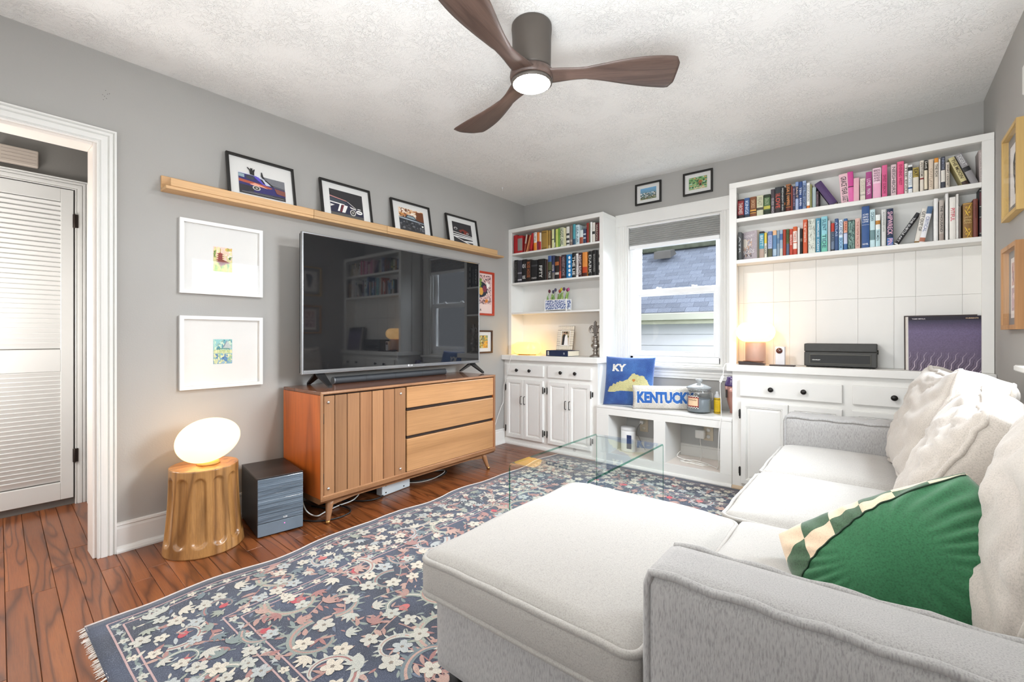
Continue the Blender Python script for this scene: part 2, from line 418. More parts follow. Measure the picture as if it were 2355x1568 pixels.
# ------------------------------------------------------------------ louvred closet door
CX_=-1.065
d=struct(thing('door_1','white louvred closet door in the hall','door')); del d['category']
DW=paint('door_paint','#D9D8D5',.45,.02,4)
PH=lambda a,z,h: Vector((CX_+h,a,z))
DL,DR_=-.255,.466
mk('casing',casing(bm_new(),PH,DL-.012,DR_+.008,0,1.993,scale_prof(CP,.062)),DW,d)
xa,xb=CX_-.005,CX_+.022
for n,(y0,y1,z0,z1) in dict(stile=(DR_-.058,DR_,.045,1.987),stile_2=(DL,DL+.07,.045,1.987)).items(): mk('stile',B(xa,xb,y0,y1,z0,z1,.002),DW,d)
for z0,z1 in ((.045,.152),(.845,.982),(1.905,1.987)): mk('rail',B(xa,xb,DL+.07,DR_-.058,z0,z1,.002),DW,d)
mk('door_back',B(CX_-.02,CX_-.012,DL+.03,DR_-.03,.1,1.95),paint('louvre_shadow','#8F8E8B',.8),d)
sl=bpy.data.meshes.new('slat'); q=B(-.0035,.0035,DL+.068,DR_-.056,-.0205,.0205,.0025); bmesh.ops.rotate(q,verts=q.verts,cent=(0,0,0),matrix=Matrix.Rotation(R(22),3,'Y')); q.to_mesh(sl); q.free(); sl.materials.append(DW)
for z0,z1,n in ((.165,.838,26),(.993,1.897,31)):
    for i in range(n):
        o=bpy.data.objects.new('slat',sl); COL.objects.link(o); o.parent=d; o.location=((xa+xb)/2+.001,0,z0+(z1-z0)*(i+.5)/n)
HB=paint('hinge_bronze','#3A302B',.4,.05,10,metal=.6)
for z in (.31,1.795):
    b=bm_new(); lathe(b,[(0,-.046),(.004,-.044),(.006,-.04),(.006,.04),(.004,.044),(0,.046)],(CX_+.028,DR_+.004,z),10); box(b,CX_+.02,CX_+.025,DR_-.004,DR_+.022,z-.042,z+.042,.001); mk('hinge',b,HB,d)
c=thing('door_chime','beige rectangular chime box high on the dark hall wall','chime',(-1.065,.235,2.135))
b=bm_new(); box(b,-1.065,-1.03,.15,.312,2.083,2.183,.006,2); mk('cover',b,paint('chime_beige','#B9ADA2',.5),c)
b=bm_new()
for i in range(4): box(b,-1.031,-1.0285,.16,.302,2.1+i*.02,2.104+i*.02,.001)
mk('ridge',b,paint('chime_beige2','#A89C92',.5),c)
# wall smudges on the television wall (old scuff marks, flush with the paint)
SC=paint('scuff','#8D8A86',.8)
b=bm_new()
for i,(y,z) in enumerate(((.448,2.212),(.452,2.23),(.459,2.222),(.463,2.245),(.445,2.235),(.47,2.25),(.456,2.26))):
    lathe(b,[(.0022,0),(.0022,.0006),(0,.0006)],(0,y,z),6,'x')
struct(mk('trim_3',b,SC),'small grey scuff marks on the wall above the doorway')
# ------------------------------------------------------------------ back window
PB=lambda a,z,h: Vector((a,BY-h,z))
GLASS=thin_glass('window_glass',(.97,.985,1),.14)
w=struct(thing('window_1','white double-hung window between the bookcases','window')); del w['category']
VIN=paint('vinyl_white','#F3F4F5',.35,.01,5)
WP=[(0,0),(0,.014),(.008,.018),(.016,.012),(.02,.018),(.03,.018),(.034,.012),(.04,.018),(.058,.018),(.062,.012),(.068,.018),(.08,.018),(.085,.012),(.092,.02),(.1,.02),(.1,0)]
for x0,sgn in ((WX0,-1),(WX1,1)):
    b=bm_new(); prism(b,[(x0+sgn*dd,BY-hh) for dd,hh in WP],'z',.82,2.045); mk('side_casing',b,TRIM,w)
b=bm_new(); box(b,1.062,2.068,BY-.024,BY,2.045,2.15,.004); box(b,1.062,2.068,BY-.028,BY,2.142,2.152,.002); mk('head_casing',b,TRIM,w)
b=bm_new(); box(b,1.058,2.072,BY-.055,BY+.03,.796,.82,.006,2); mk('window_sill',b,TRIM,w)
b=bm_new(); prism(b,[(BY,.795),(BY-.034,.795),(BY-.03,.782),(BY-.02,.778),(BY-.024,.764),(BY-.018,.756),(BY-.021,.735),(BY-.015,.73),(BY-.018,.716),(BY,.712)],'x',1.07,2.06); mk('apron',b,TRIM,w)
b=bm_new()
for x0,x1 in ((WX0,WX0+.014),(WX1-.014,WX1)): box(b,x0,x1,BY-.002,BY+.138,.82,2.045,.002)
box(b,WX0,WX1,BY,BY+.138,.82,.84,.002); box(b,WX0,WX1,BY,BY+.138,2.03,2.045,.002); mk('jamb',b,TRIM,w)
b=bm_new()
for x0,x1 in ((WX0+.014,WX0+.045),(WX1-.03,WX1-.014)): box(b,x0,x1,BY+.03,BY+.05,.84,2.03,.002); box(b,x0,x1-.008 if x1<1.5 else x1,BY+.075,BY+.12,.84,2.03,.002)
mk('track',b,VIN,w)
def sash(x0,x1,z0,z1,y0,y1,st,tr,br,name):
    b=bm_new(); box(b,x0,x0+st,y0,y1,z0,z1,.003); box(b,x1-st,x1,y0,y1,z0,z1,.003); box(b,x0+st,x1-st,y0,y1,z0,z0+br,.003); box(b,x0+st,x1-st,y0,y1,z1-tr,z1,.003)
    g=.012; ym=(y0+y1)/2
    box(b,x0+st,x0+st+g,ym-.008,ym+.008,z0+br,z1-tr,.002); box(b,x1-st-g,x1-st,ym-.008,ym+.008,z0+br,z1-tr,.002); box(b,x0+st+g,x1-st-g,ym-.008,ym+.008,z0+br,z0+br+g,.002); box(b,x0+st+g,x1-st-g,ym-.008,ym+.008,z1-tr-g,z1-tr,.002)
    s_=mk(name,b,VIN,w)
    mk('pane',B(x0+st+g-.004,x1-st-g+.004,ym-.002,ym+.002,z0+br+g-.004,z1-tr-g+.004),GLASS,s_)
    return s_
ls=sash(1.206,1.948,.893,1.466,3.825,3.857,.052,.042,.03,'lower_sash')
us=sash(1.206,1.948,1.43,2.03,3.866,3.895,.045,.04,.036,'upper_sash')
mk('sash_stop',B(WX0+.014,WX1-.014,3.82,3.9,.84,.892,.004),VIN,w)
for x in (1.42,1.72):
    b=bm_new(); box(b,x-.03,x+.03,3.83,3.86,1.466,1.474,.002); lathe(b,[(.012,0),(.012,.012),(.006,.016),(0,.016)],(x,3.845,1.474),12); box(b,x-.004,x+.035,3.838,3.85,1.478,1.486,.003); mk('sash_lock',b,VIN,w)
sh=thing('cellular_shade','grey pleated shade with white bottom rail, raised in the back window','shade',(1.56,3.805,2.04))
SHG=paint('shade_cloth','#ADADAB',.85,.06,8,.1,300,.0005)
b=bm_new(); n=9; z0,z1=1.868,2.026; yb=3.812
for i in range(n):
    za=z1-(z1-z0)*i/n; zb=z1-(z1-z0)*(i+1)/n; zm=(za+zb)/2
    prism(b,[(yb+.012,za),(yb-.004,za),(yb-.016,zm),(yb-.004,zb+.0015),(yb+.012,zb+.0015),(yb+.024,zm)],'x',WX0+.018,WX1-.018)
mk('pleats',b,SHG,sh)
mk('head_rail',B(WX0+.016,WX1-.016,yb-.02,yb+.02,2.024,2.044,.004),VIN,sh)
mk('bottom_rail',B(WX0+.018,WX1-.018,yb-.016,yb+.016,1.834,1.868,.006,2),VIN,sh)
# ------------------------------------------------------------------ side window (mostly beyond the frame; seen in reflections and from beside)
PR=lambda a,z,h: Vector((RX-h,a,z))
w2=struct(thing('window_2','white window in the right-hand wall above the sofa','window')); del w2['category']
mk('side_casing',casing(bm_new(),PR,SY0,SY1,SZ0,SZ1,scale_prof(WP[:-1]+[(.1,0)],.1)),TRIM,w2)
b=bm_new(); box(b,RX-.026,RX,SY0-.112,SY1+.112,SZ1+.0,SZ1+.115,.004); mk('head_casing',b,TRIM,w2)
b=bm_new(); box(b,RX-.05,RX+.03,SY0-.11,SY1+.11,SZ0-.025,SZ0,.005); mk('window_sill',b,TRIM,w2)
b=bm_new(); box(b,RX-.02,RX,SY0-.1,SY1+.1,SZ0-.1,SZ0-.026,.004); mk('apron',b,TRIM,w2)
b=bm_new()
for z0,z1,x0 in ((SZ0,1.5,RX+.05),(1.46,SZ1,RX+.085)):
    for y0,y1 in ((SY0,SY0+.05),(SY1-.05,SY1)): box(b,x0,x0+.03,y0,y1,z0,z1,.003)
    for za in (z0,z1-.045): box(b,x0,x0+.03,SY0+.05,SY1-.05,za,za+.045,.003)
mk('sash',b,VIN,w2)
for z0,z1,x0 in ((SZ0+.04,1.46,RX+.063),(1.5,SZ1-.04,RX+.098)): mk('pane',B(x0,x0+.004,SY0+.045,SY1-.045,z0,z1),GLASS,w2)
# ------------------------------------------------------------------ neighbouring house outside
HS=thing('neighbouring_house','white sided neighbouring house with grey shingled roof outside the window','house',(0,7,0))
SID=paint('siding','#E8EBF0',.6,.03,2); FAS=paint('fascia','#C9CDB8',.6,.06,3); GUT=paint('gutter','#DDE0D2',.5,.04,3)
eaveY,eaveZ=6.62,1.43; RSL=R(33)
for i in range(11):
    z1=1.26-i*.17; b=bm_new(); prism(b,[(7.02,z1),(6.985,z1-.004),(6.97,z1-.17),(7.02,z1-.17)],'x',-3.2,3.6); mk('siding_board',b,SID,HS)
mk('soffit',B(-3.2,3.6,6.66,7.02,1.26,1.275),SID,HS)
mk('fascia',B(-3.2,3.6,6.64,6.665,1.24,1.4,.004),FAS,HS)
b=bm_new(); prism(b,[(6.64,1.4),(6.54,1.4),(6.535,1.385),(6.56,1.30),(6.64,1.30),(6.64,1.31),(6.57,1.31),(6.547,1.39),(6.64,1.39)],'x',-3.2,3.6); mk('gutter',b,GUT,HS)
def on_roof(s,x,h=0): return Vector((x,eaveY+s*math.cos(RSL)-h*math.sin(RSL),eaveZ+s*math.sin(RSL)+h*math.cos(RSL)))
b=bm_new(); vs=[b.verts.new(p) for p in (on_roof(-.06,-3.2,-.01),on_roof(-.06,3.6,-.01),on_roof(2.3,3.6,-.01),on_roof(2.3,-3.2,-.01))]; b.faces.new(vs)
ex=bmesh.ops.extrude_face_region(b,geom=b.faces[:]); bmesh.ops.translate(b,verts=[v for v in ex['geom'] if isinstance(v,bmesh.types.BMVert)],vec=(0,.02,-.04)); bmesh.ops.recalc_face_normals(b,faces=b.faces)
mk('roof_deck',b,paint('roof_felt','#6E737E',.9),HS)
SHI=NT('shingle'); SHI.set(rough=.9); oi=SHI.n('ShaderNodeObjectInfo')
nz=SHI.noise(SHI.coord('Object'),120,3); cb=SHI.ramp(nz,[(.3,lin('#7F8796')),(.7,lin('#A9B1C2'))])
hs=SHI.n('ShaderNodeHueSaturation'); SHI.l(cb,hs.inputs['Color']); SHI.l(SHI.math('ADD',.82,SHI.math('MULTIPLY',oi.outputs['Random'],.34)),hs.inputs['Value']); SHI.l(hs.outputs[0],SHI.b.inputs['Base Color']); SHI=SHI.m
sm=bpy.data.meshes.new('shingle'); q=bm_new(); prism(q,[(-.098,0),(.098,0),(.082,.19),(-.115,.19)],'z',0,.012); q.to_mesh(sm); q.free(); sm.materials.append(SHI)
rg=random.Random(11); nS=0; Rx=Matrix.Rotation(RSL,4,'X')
for r in range(17):
    s=r*.135
    x=-.95+(.11 if r%2 else 0)+rg.uniform(-.03,.03)
    while x<1.75:
        o=bpy.data.objects.new('shingle',sm); COL.objects.link(o); o.parent=HS; p=on_roof(s-.05,x,.002+rg.uniform(0,.004)); o.location=p-Vector((0,7,0)); o.rotation_euler=(RSL-R(3.2),0,0); x+=.2; nS+=1
print('shingles',nS)
vp=on_roof(1.78,-.1,.03); b=bm_new()
prism(b,[(vp.y-.14,vp.z+.02),(vp.y-.14,vp.z+.15),(vp.y+.05,vp.z+.2),(vp.y+.16,vp.z+.13)],'x',vp.x-.15,vp.x+.15); mk('roof_vent',b,paint('vent_metal','#77746F',.5,.1,5,metal=.3),HS)
b=bm_new(); p0=on_roof(2.28,0,.02); box(b,-3.2,3.6,p0.y-.1,p0.y+.1,p0.z-.02,p0.z+.06,.01); mk('ridge_cap',b,paint('ridge_moss','#5C6152',.9,.25,9),HS)
gr=B(-6,9,4.2,14,-.7,-.6); struct(mk('ground_outside',gr,paint('ground_grass','#3F4A33',.9,.2,3)),'lawn outside the window')
# ------------------------------------------------------------------ built-in cabinets, counters, bookcases, bench
KNOB=paint('knob_black','#1E1B19',.35,.05,10,metal=.3)
def conv(x,z,Y0,Y1): k=Y1/Y0; return 2.92+(x-2.92)*k, 1.068+(z-1.068)*k
def knob(parent,x,z,yf):
    b=bm_new(); lathe(b,[(.0065,0),(.006,.01),(.005,.014),(.014,.018),(.0165,.024),(.013,.029),(0,.031)],(x,yf,z),14,'-y'); return mk('knob',b,KNOB,parent)
def pull(parent,x,z,yf):
    b=bm_new(); tube(b,[(x,yf,z-.036),(x,yf-.018,z-.036),(x,yf-.024,z-.03),(x,yf-.024,z+.03),(x,yf-.018,z+.036),(x,yf,z+.036)],.0032,6); return mk('pull',b,KNOB,parent)
def hinge(parent,x,z,yf,side):
    b=bm_new(); lathe(b,[(0,-.034),(.004,-.031),(.005,-.028),(.005,.028),(.004,.031),(0,.034)],(x,yf-.003,z),8); box(b,min(x,x+side*.012),max(x,x+side*.012),yf+.016,yf+.0195,z-.022,z+.022,.001); return mk('hinge',b,KNOB,parent)
def cab_door(parent,x0,x1,z0,z1,yb,hs,px=None):
    """raised-panel door, back at yb, 20 mm proud; hs = hinge side"""
    yf=yb-.02; P=lambda u,v,h: Vector((u,yb-h,v)); b=bm_new()
    frame_ring(b,x0,x1,z0,z1,[(0,0),(0,.017),(.003,.02),(.03,.02),(.034,.016),(.037,.018),(.041,.008),(.041,0)],P)
    d=mk('door',b,CAB,parent)
    b=bm_new(); u0,u1,v0,v1=x0+.0405,x1-.0405,z0+.0405,z1-.0405
    frame_ring(b,u0,u1,v0,v1,[(0,.002),(0,.007),(.017,.013),(.02,.013),(.02,.002)],P); box(b,u0+.0199,u1-.0199,yb-.013,yb-.002,v0+.0199,v1-.0199); mk('panel',b,CAB,d)
    if px is not None: pull(d,px,z0+(z1-z0)*.655,yf)
    for z in (z0+.085,z1-.085): hinge(d,x0-.004 if hs<0 else x1+.004,z,yf,-1 if hs<0 else 1)
    return d
def drawer(parent,x0,x1,z0,z1,yb,knobs):
    b=B(x0,x1,yb-.02,yb,z0,z1,.004,2); d=mk('drawer',b,CAB,parent)
    for kx in knobs: knob(d,kx,(z0+z1)/2,yb-.02)
    return d
YL,YR=3.46,3.425
# left cabinet
lc=thing('base_cabinet','white base cabinet in the far left corner, four narrow panelled doors','cabinet',(.52,3.6,0))
b=bm_new(); box(b,.002,1.05,YL,BY-.002,.0,.83,.002); mk('body',b,CAB,lc)
b=bm_new(); prism(b,[(YL,0),(YL-.016,0),(YL-.016,.012),(YL-.01,.024),(YL,.028)],'x',.002,1.05); mk('toe_moulding',b,TRIM,lc)
def LX(v): return 2.92+(v-2.92)*(3.44/3.46)
def LZ(v): return 1.068+(v-1.068)*(3.44/3.46)
for x0,x1,ks in ((.027,.477,(.163,.317)),(.526,.982,(.67,.821))): drawer(lc,LX(x0),LX(x1),LZ(.679),LZ(.785),YL,[LX(k)+.01 for k in ks])
for x0,x1,hs,px in ((.027,.242,-1,.222),(.2455,.472,1,.262),(.526,.748,-1,.728),(.7515,.978,1,.770)): cab_door(lc,LX(x0),LX(x1),LZ(.066),LZ(.641),YL,hs,LX(px))
ct=thing('countertop','white painted countertop of the far left corner cabinet','countertop',(.52,3.6,.83))
mk('slab',B(.002,1.068,YL-.045,BY-.003,.831,.879,.004,2),CAB,ct)
# right cabinet
rc=thing('base_cabinet','long white base cabinet half hidden behind the sofa','cabinet',(2.75,3.6,0))
b=bm_new(); box(b,2.118,RX-.002,YR,BY-.002,0,.82,.002); mk('body',b,CAB,rc)
b=bm_new(); prism(b,[(YR,0),(YR-.016,0),(YR-.016,.012),(YR-.01,.024),(YR,.028)],'x',2.118,RX-.002); mk('toe_moulding',b,paint('bare_wood','#CDB79B',.6,.08,20),rc)
def RXc(v): return 2.92+(v-2.92)*(3.405/3.42)
def RZ(v): return 1.068+(v-1.068)*(3.405/3.42)
for x0,x1,ks in ((2.166,2.741,(2.352,2.536)),(2.79,3.365,(2.978,3.18))): drawer(rc,RXc(x0),RXc(x1),RZ(.652),RZ(.767),YR,[RXc(k)+.006 for k in ks])
for x0,x1,hs in ((2.172,2.454,-1),(2.458,2.741,1),(2.79,3.076,-1),(3.08,3.365,1)): cab_door(rc,RXc(x0),RXc(x1),RZ(.047),RZ(.614),YR,hs,None)
ct2=thing('countertop','long white painted countertop carrying the turntable and mushroom lamp','countertop',(2.75,3.6,.82))
mk('slab',B(2.088,RX-.001,YR-.035,BY-.003,.821,.868,.004,2),CAB,ct2)
# window bench with two open cubbies
wb=thing('window_bench','low white window bench with two open cubbies under the window','bench',(1.58,3.6,0))
x0,x1=1.053,2.115; yF=3.43
mk('top',B(x0,x1,yF-.002,BY-.002,.462,.484,.004,2),CAB,wb)
b=bm_new(); box(b,x0,x1,yF,yF+.02,.408,.461,.001); box(b,x0,1.164,yF,yF+.02,.09,.408,.001); box(b,1.55,1.642,yF,yF+.02,.09,.408,.001); box(b,2.036,x1,yF,yF+.02,.09,.408,.001); box(b,x0,x1,yF,yF+.02,0,.0895,.001); mk('face_frame',b,CAB,wb)
for xa,xb in ((1.148,1.163),(1.5515,1.5665),(1.6255,1.6405),(2.037,2.052)): mk('side_panel',B(xa,xb,yF+.02,BY-.003,.075,.4615),CAB,wb)
mk('cubby_floor',B(x0,x1,yF+.02,BY-.003,.072,.0895),paint('cubby_floor','#E4DAD2',.5,.03,5),wb)
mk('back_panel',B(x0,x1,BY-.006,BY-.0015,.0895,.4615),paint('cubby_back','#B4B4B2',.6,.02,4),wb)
b=bm_new()
for xa,xb in ((1.165,1.55),(1.642,2.036)): prism(b,[(BY-.006,.0895),(BY-.016,.0895),(BY-.016,.165),(BY-.011,.17),(BY-.013,.18),(BY-.006,.185)],'x',xa,xb)
mk('inner_baseboard',b,CAB,wb)
b=bm_new(); prism(b,[(yF,0),(yF-.016,0),(yF-.016,.012),(yF-.01,.024),(yF,.028)],'x',x0,x1); mk('toe_moulding',b,TRIM,wb)
# bookcases
def bookcase(name,label,x0,x1,yF,yB,zb,zt,st,tops,tr,th):
    t=thing(name,label,'bookcase',((x0+x1)/2,yB,zb))
    mk('side',B(x0,x0+st*.55,yF+.018,yB-.002,zb,zt-tr,.001),CAB,t); mk('side',B(x1-st*.55,x1,yF+.018,yB-.002,zb,zt-tr,.001),CAB,t)
    mk('top',B(x0,x1,yF+.0181,yB-.002,zt-tr,zt-.001,.001),CAB,t)
    P=lambda u,v,h: Vector((u,yF+.018-h,v))
    b=bm_new(); box(b,x0,x0+st,yF,yF+.018,zb,zt-tr,.0015); box(b,x1-st,x1,yF,yF+.018,zb,zt-tr,.0015); box(b,x0,x1,yF,yF+.018,zt-tr,zt,.0015); mk('face_frame',b,CAB,t)
    for z in tops: mk('shelf',B(x0+st*.55,x1-st*.55,yF+.0185,yB-.003,z-th,z,.002),CAB,t); mk('shelf_edge',B(x0+st,x1-st,yF+.001,yF+.0185,z-th-.003,z,.002),CAB,t)
    return t
lb=bookcase('bookcase','white built-in bookcase in the far left corner, three shelves over counter',.002,1.066,3.525,3.745,.8795,2.14,.038,(1.892,1.597,1.299),.038,.015)
mk('back_panel',B(.004,1.064,3.743,BY-.003,.8795,2.139),CAB,lb)
rb=bookcase('bookcase','wide white built-in bookcase right of the window, two book shelves',2.092,RX-.002,3.45,3.612,.8685,2.142,.047,(1.888,1.598),.038,.024)
mk('back_fill',B(2.094,RX-.004,3.622,BY-.003,.8685,2.14),CAB,rb)
ed=[2.119,2.151,2.342,2.439,2.59,2.811,2.986,3.085,3.283,3.362]
for a,c in zip(ed,ed[1:]):
    for z0,z1 in ((.8687,1.3026),(1.3034,1.573)): mk('panel_board',B(a+.0004,c-.0004,3.609,3.6225,z0,z1,.0006),CAB,rb)
mk('panel_board',B(2.119,3.362,3.609,3.6225,1.575,2.103),CAB,rb)
# ------------------------------------------------------------------ books
PAGES=paint('page_edges','#E6DDC8',.8,.06,200)
ORD='first second third fourth fifth sixth seventh eighth ninth tenth eleventh twelfth thirteenth fourteenth fifteenth sixteenth seventeenth eighteenth nineteenth twentieth twenty-first twenty-second twenty-third twenty-fourth twenty-fifth twenty-sixth twenty-seventh twenty-eighth twenty-ninth thirtieth thirty-first thirty-second thirty-third thirty-fourth thirty-fifth thirty-sixth thirty-seventh thirty-eighth thirty-ninth fortieth forty-first forty-second forty-third'.split()
def make_book(label,group,x0,x1,z0,h,ysp,depth,c,bands,txt,tc,tilt=0,tmode='v',lw=.62):
    """spine faces -Y at ysp; bands = [(f0,f1,colour)] up the spine; tilt about Y at the foot"""
    w=max(.006,x1-x0); W2=w/2
    t=thing('book',label,'book',((x0+x1)/2,ysp+depth/2,z0),(0,R(tilt),0),group)
    b=bm_new(); n=5; th=min(.0025,w*.2); dp=depth/2
    pts=[(-W2+w*i/n, -dp+(.0035 if w>.012 else .001)*(abs(2*i/n-1)**2)) for i in range(n+1)]
    outer=[(-W2,dp)]+pts+[(W2,dp)]
    inner=[(W2-th,dp),(W2-th,-dp+.007),(-W2+th,-dp+.007),(-W2+th,dp)]
    prism(b,outer+inner,'z',0,h); mk('cover',b,flat(c),t,True)
    mk('page_block',B(-W2+th*1.02,W2-th*1.02,-dp+.0072,dp-.003,.003,h-.003),PAGES,t,True)
    def strip(name,f0,f1,col,k=1.0,off=.0006):
        q=bm_new(); vs=[]
        for (px,py) in pts: vs.append((q.verts.new((px*k,py-off,h*f0)),q.verts.new((px*k,py-off,h*f1))))
        for (a,a2),(c1,c2) in zip(vs,vs[1:]): q.faces.new((a,c1,c2,a2))
        mk(name,q,flat(col),t,True)
    for i,bd in enumerate(bands): strip('spine_band',bd[0],bd[1],bd[2],.995,.0006+.0002*i)
    yT=-dp-.0011-.0002*len(bands)
    if txt:
        for part in txt.split('|'):
            f0,f1,s=part.split(':'); f0,f1=float(f0),float(f1)
            if tmode=='h': text('lettering',s,flat(tc),t,(0,yT,h*(f0+f1)/2),(1,0,0),(0,0,1),w*.76,h*(f1-f0),.012,True)
            else: text('lettering',s,flat(tc),t,(0,yT,h*(f0+f1)/2),(0,0,-1),(1,0,0),h*(f1-f0),w*lw,.012,True)
    return t
def shelf(rows,z,Y,depth,where,group,zs=.0005):
    """rows: left px, right px, top px, colour, look, bands, text, text colour, extra"""
    xs=[]
    for i,r in enumerate(rows):
        l,rr,tp,c,look=r[:5]; bands=r[5] if len(r)>5 else []; txt=r[6] if len(r)>6 else ''; tc=r[7] if len(r)>7 else 'F2EEE4'; ex=r[8] if len(r)>8 else {}
        lab='%s, %s from left, %s'%(look,ORD[i],where)
        if 'lean' in ex:   # foot left px, foot right px, angle measured from the photo, thickness and length in metres
            fu,fv,tu,tv,w=ex['lean']; f_=PX(fu,fv,Y); t_=PX(tu,tv,Y); f_.z=z; ang=math.degrees(math.atan2(t_.x-f_.x,t_.z-f_.z))
            make_book(lab,group,f_.x-w/2,f_.x+w/2,z+zs+abs(math.sin(R(ang)))*w/2,(t_-f_).length-abs(math.sin(R(ang)))*w/2,Y+.004,depth*ex.get('d',.85),c,bands,txt,tc,ang)
            continue
        a=PX(l,tp,Y); q=PX(rr,tp,Y); h=PX((l+rr)/2,tp,Y).z-z-zs
        make_book(lab,group,a.x+.0004,q.x-.0004,z+zs,h,Y+ex.get('in',0),depth*ex.get('d',random.uniform(.82,.97)),c,bands,txt,tc,0,ex.get('m','v'),ex.get('lw',.62))
LT=[
(1181,1189.5,541,'A81C20','thick red hardback'),
(1190,1201,542,'B3262A','red book with a silvery front panel',[(.15,.85,'8F8A86')]),
(1203,1208,540,'8C3B2E','leaning brown patterned paperback',[(.5,1,'B9B3A6')],'','F2EEE4',{'lean':(1204.5,579,1210.5,539,.018)}),
(1208,1212,541,'D98B5E','thin peach paperback leaning right',[],'','F2EEE4',{'lean':(1209.5,578,1219,540,.010)}),
(1213,1224,538,'B01F23','wide scarlet book leaning right',[(.05,.14,'7E1216')],'','F2EEE4',{'lean':(1218.5,576,1224.5,536,.030)}),
(1227,1234,534.5,'EDE9E0','white book with an orange lower half',[(0,.45,'E08A2E')],'.5:.95:LIFE','9A9A96'),
(1234.5,1240,534,'D9792F','orange book with a dark red foot',[(0,.5,'7E1630')]),
(1240,1244,535,'E9E2DA','white book with a bright red foot',[(0,.5,'B5252C')]),
(1245,1256.5,530.5,'9C7B3A','broad old-gold hardback',[(.05,.1,'6E5522'),(.88,.93,'6E5522')]),
(1257,1259.5,529.5,'C29B4C','slim honey-gold book'),
(1260,1265.5,530,'9A7A3C','dark gold book with brown foot',[(0,.2,'C6B083')]),
(1266,1268,531,'5B4327','slim dark brown book'),
(1268.5,1274,527,'D8D9A2','pale yellow-green book',[(.45,.5,'4F5B3A')]),
(1274.5,1276.5,527,'3F4648','slim charcoal book with white foot',[(.05,.3,'DADAD2')]),
(1277,1283,526.5,'BECA68','pale lime-green book'),
(1283.5,1287,524,'6F9B3B','grass-green book'),
(1288,1296,523,'D9DEC0','off-white book with big black lettering',[],'.08:.95:HOOT OWL','22281F',{'lw':.8}),
(1296.5,1300,524,'E2DDB0','slim cream book'),
(1302,1309,521,'DDDDD6','white book with black blotches',[(.3,.42,'34363A'),(.55,.66,'34363A'),(.1,.18,'34363A')]),
(1310,1316,518.5,'7B6A63','grey-brown mottled book',[(.2,.3,'A99C93')]),
(1317,1322.5,515.5,'4C9DAA','teal book with navy foot',[(0,.3,'39566F')]),
(1323.5,1332,517,'C9DCE2','pale sky-blue book',[],'.1:.9:SEA AIR','5E7E8C'),
(1332.5,1340.5,529,'D6E0DF','short pale book with terracotta foot',[(0,.5,'A0523C')]),
(1341,1347,526,'35425F','navy book with white marks',[(.35,.42,'D7DBE2'),(.6,.68,'D7DBE2')]),
(1348.5,1354,512.5,'8E2C22','brick-red book'),
(1354.5,1356.5,513,'5E5A33','slim olive book'),
(1357,1361,510.5,'EDEDEA','slim white book'),
(1361.5,1368,511.5,'DED9D0','off-white book with a black emblem',[(.42,.56,'2B2A2A')]),
(1369,1376,512,'4B191D','dark maroon book with pale lettering',[],'.1:.9:MAROON','C9B7AC'),
(1376.5,1379.5,512,'7A1F24','slim wine-red book'),
]
shelf(LT,1.892,3.556,.165,'left bookcase top shelf','books on the top shelf of the left bookcase')
LM=[
(1182.5,1189.5,598,'161515','black book with grey lettering',[],'.1:.9:NIGHTFALL','55524F'),
(1190,1199.5,598.5,'34333A','charcoal book with pale dots',[(.1,.16,'B9B7BC'),(.4,.46,'8A8890')]),
(1200.5,1209.5,596.5,'141416','black book with white numerals',[],'.62:.8:01|.15:.3:NOVEL','E8E8E6',{'m':'h'}),
(1210,1220.5,597,'241C18','black book with rust-brown lettering',[],'.2:.9:ROSE HOUSE','A8623C',{'lw':.7}),
(1221.5,1235.5,598,'17181A','wide black book with a teal edge',[(.7,.78,'3B3C3F')],'.12:.2:NO','C9C9C6',{'m':'h'}),
(1236.5,1250.5,595.5,'121212','wide black book with slanted white letters',[],'.15:.7:FIFTY','E6E6E2',{'lw':.5}),
(1251,1255.5,597,'221E1D','slim black-brown book'),
(1256,1259.5,596.5,'4A3128','slim dark brown book'),
(1260,1268,588,'4D5233','olive book with a blue patch',[(.75,1,'3F5C93'),(0,.4,'17181A')],'.08:.36:TALES','D9D9D2'),
(1268.5,1275,587.5,'2A3153','navy book with a silver foot',[(0,.3,'6E6864')],'.35:.62:WINTER','CFC6C0'),
(1276,1285,589,'211B19','black book with an orange figure',[(.6,.76,'A35B2E'),(.2,.3,'B9B3AC')]),
(1285.5,1290,590,'6E2F28','slim dark salmon book',[(.0,.35,'B0402F')]),
(1290.5,1300.5,586,'35262F','plum-black book with fine lettering',[],'.12:.92:HARVEST HOME','9C8C92'),
(1302,1314.5,585,'1F77B0','bright blue book with white dots',[]),
(1315.5,1323.5,581,'191918','black book with bold white letters',[],'.1:.85:THE LIE','EDEDE8',{'lw':.75}),
(1324,1329.5,583,'EDE8E6','white book with small dark lettering',[],'.08:.92:CONVERSATIONS','5C5456'),
(1330,1337.5,581,'3B2024','dark maroon book with white lettering',[],'.1:.9:NIGHT ROAD','E3D9D6',{'lw':.7}),
(1339,1350,579.5,'D98A3F','orange book fading to red',[(0,.4,'B8431F'),(0,.16,'4A2016')]),
(1352.5,1361.5,577.5,'1A1A1A','black book with grey title',[],'.1:.85:DARK','BDBDBA'),
(1362,1371,575,'151617','tall black book with thin lettering',[],'.15:.85:SHADOWED','9D9D9B',{'lw':.4}),
(1371.5,1376.5,575,'1D1E1F','slim plain black book'),
(1377,1380,574.5,'D7D7D2','slim white book with black squares',[(.1,.22,'202020'),(.4,.52,'202020'),(.7,.82,'202020')]),
]
shelf(LM,1.597,3.556,.17,'left bookcase second shelf','books on the second shelf of the left bookcase')
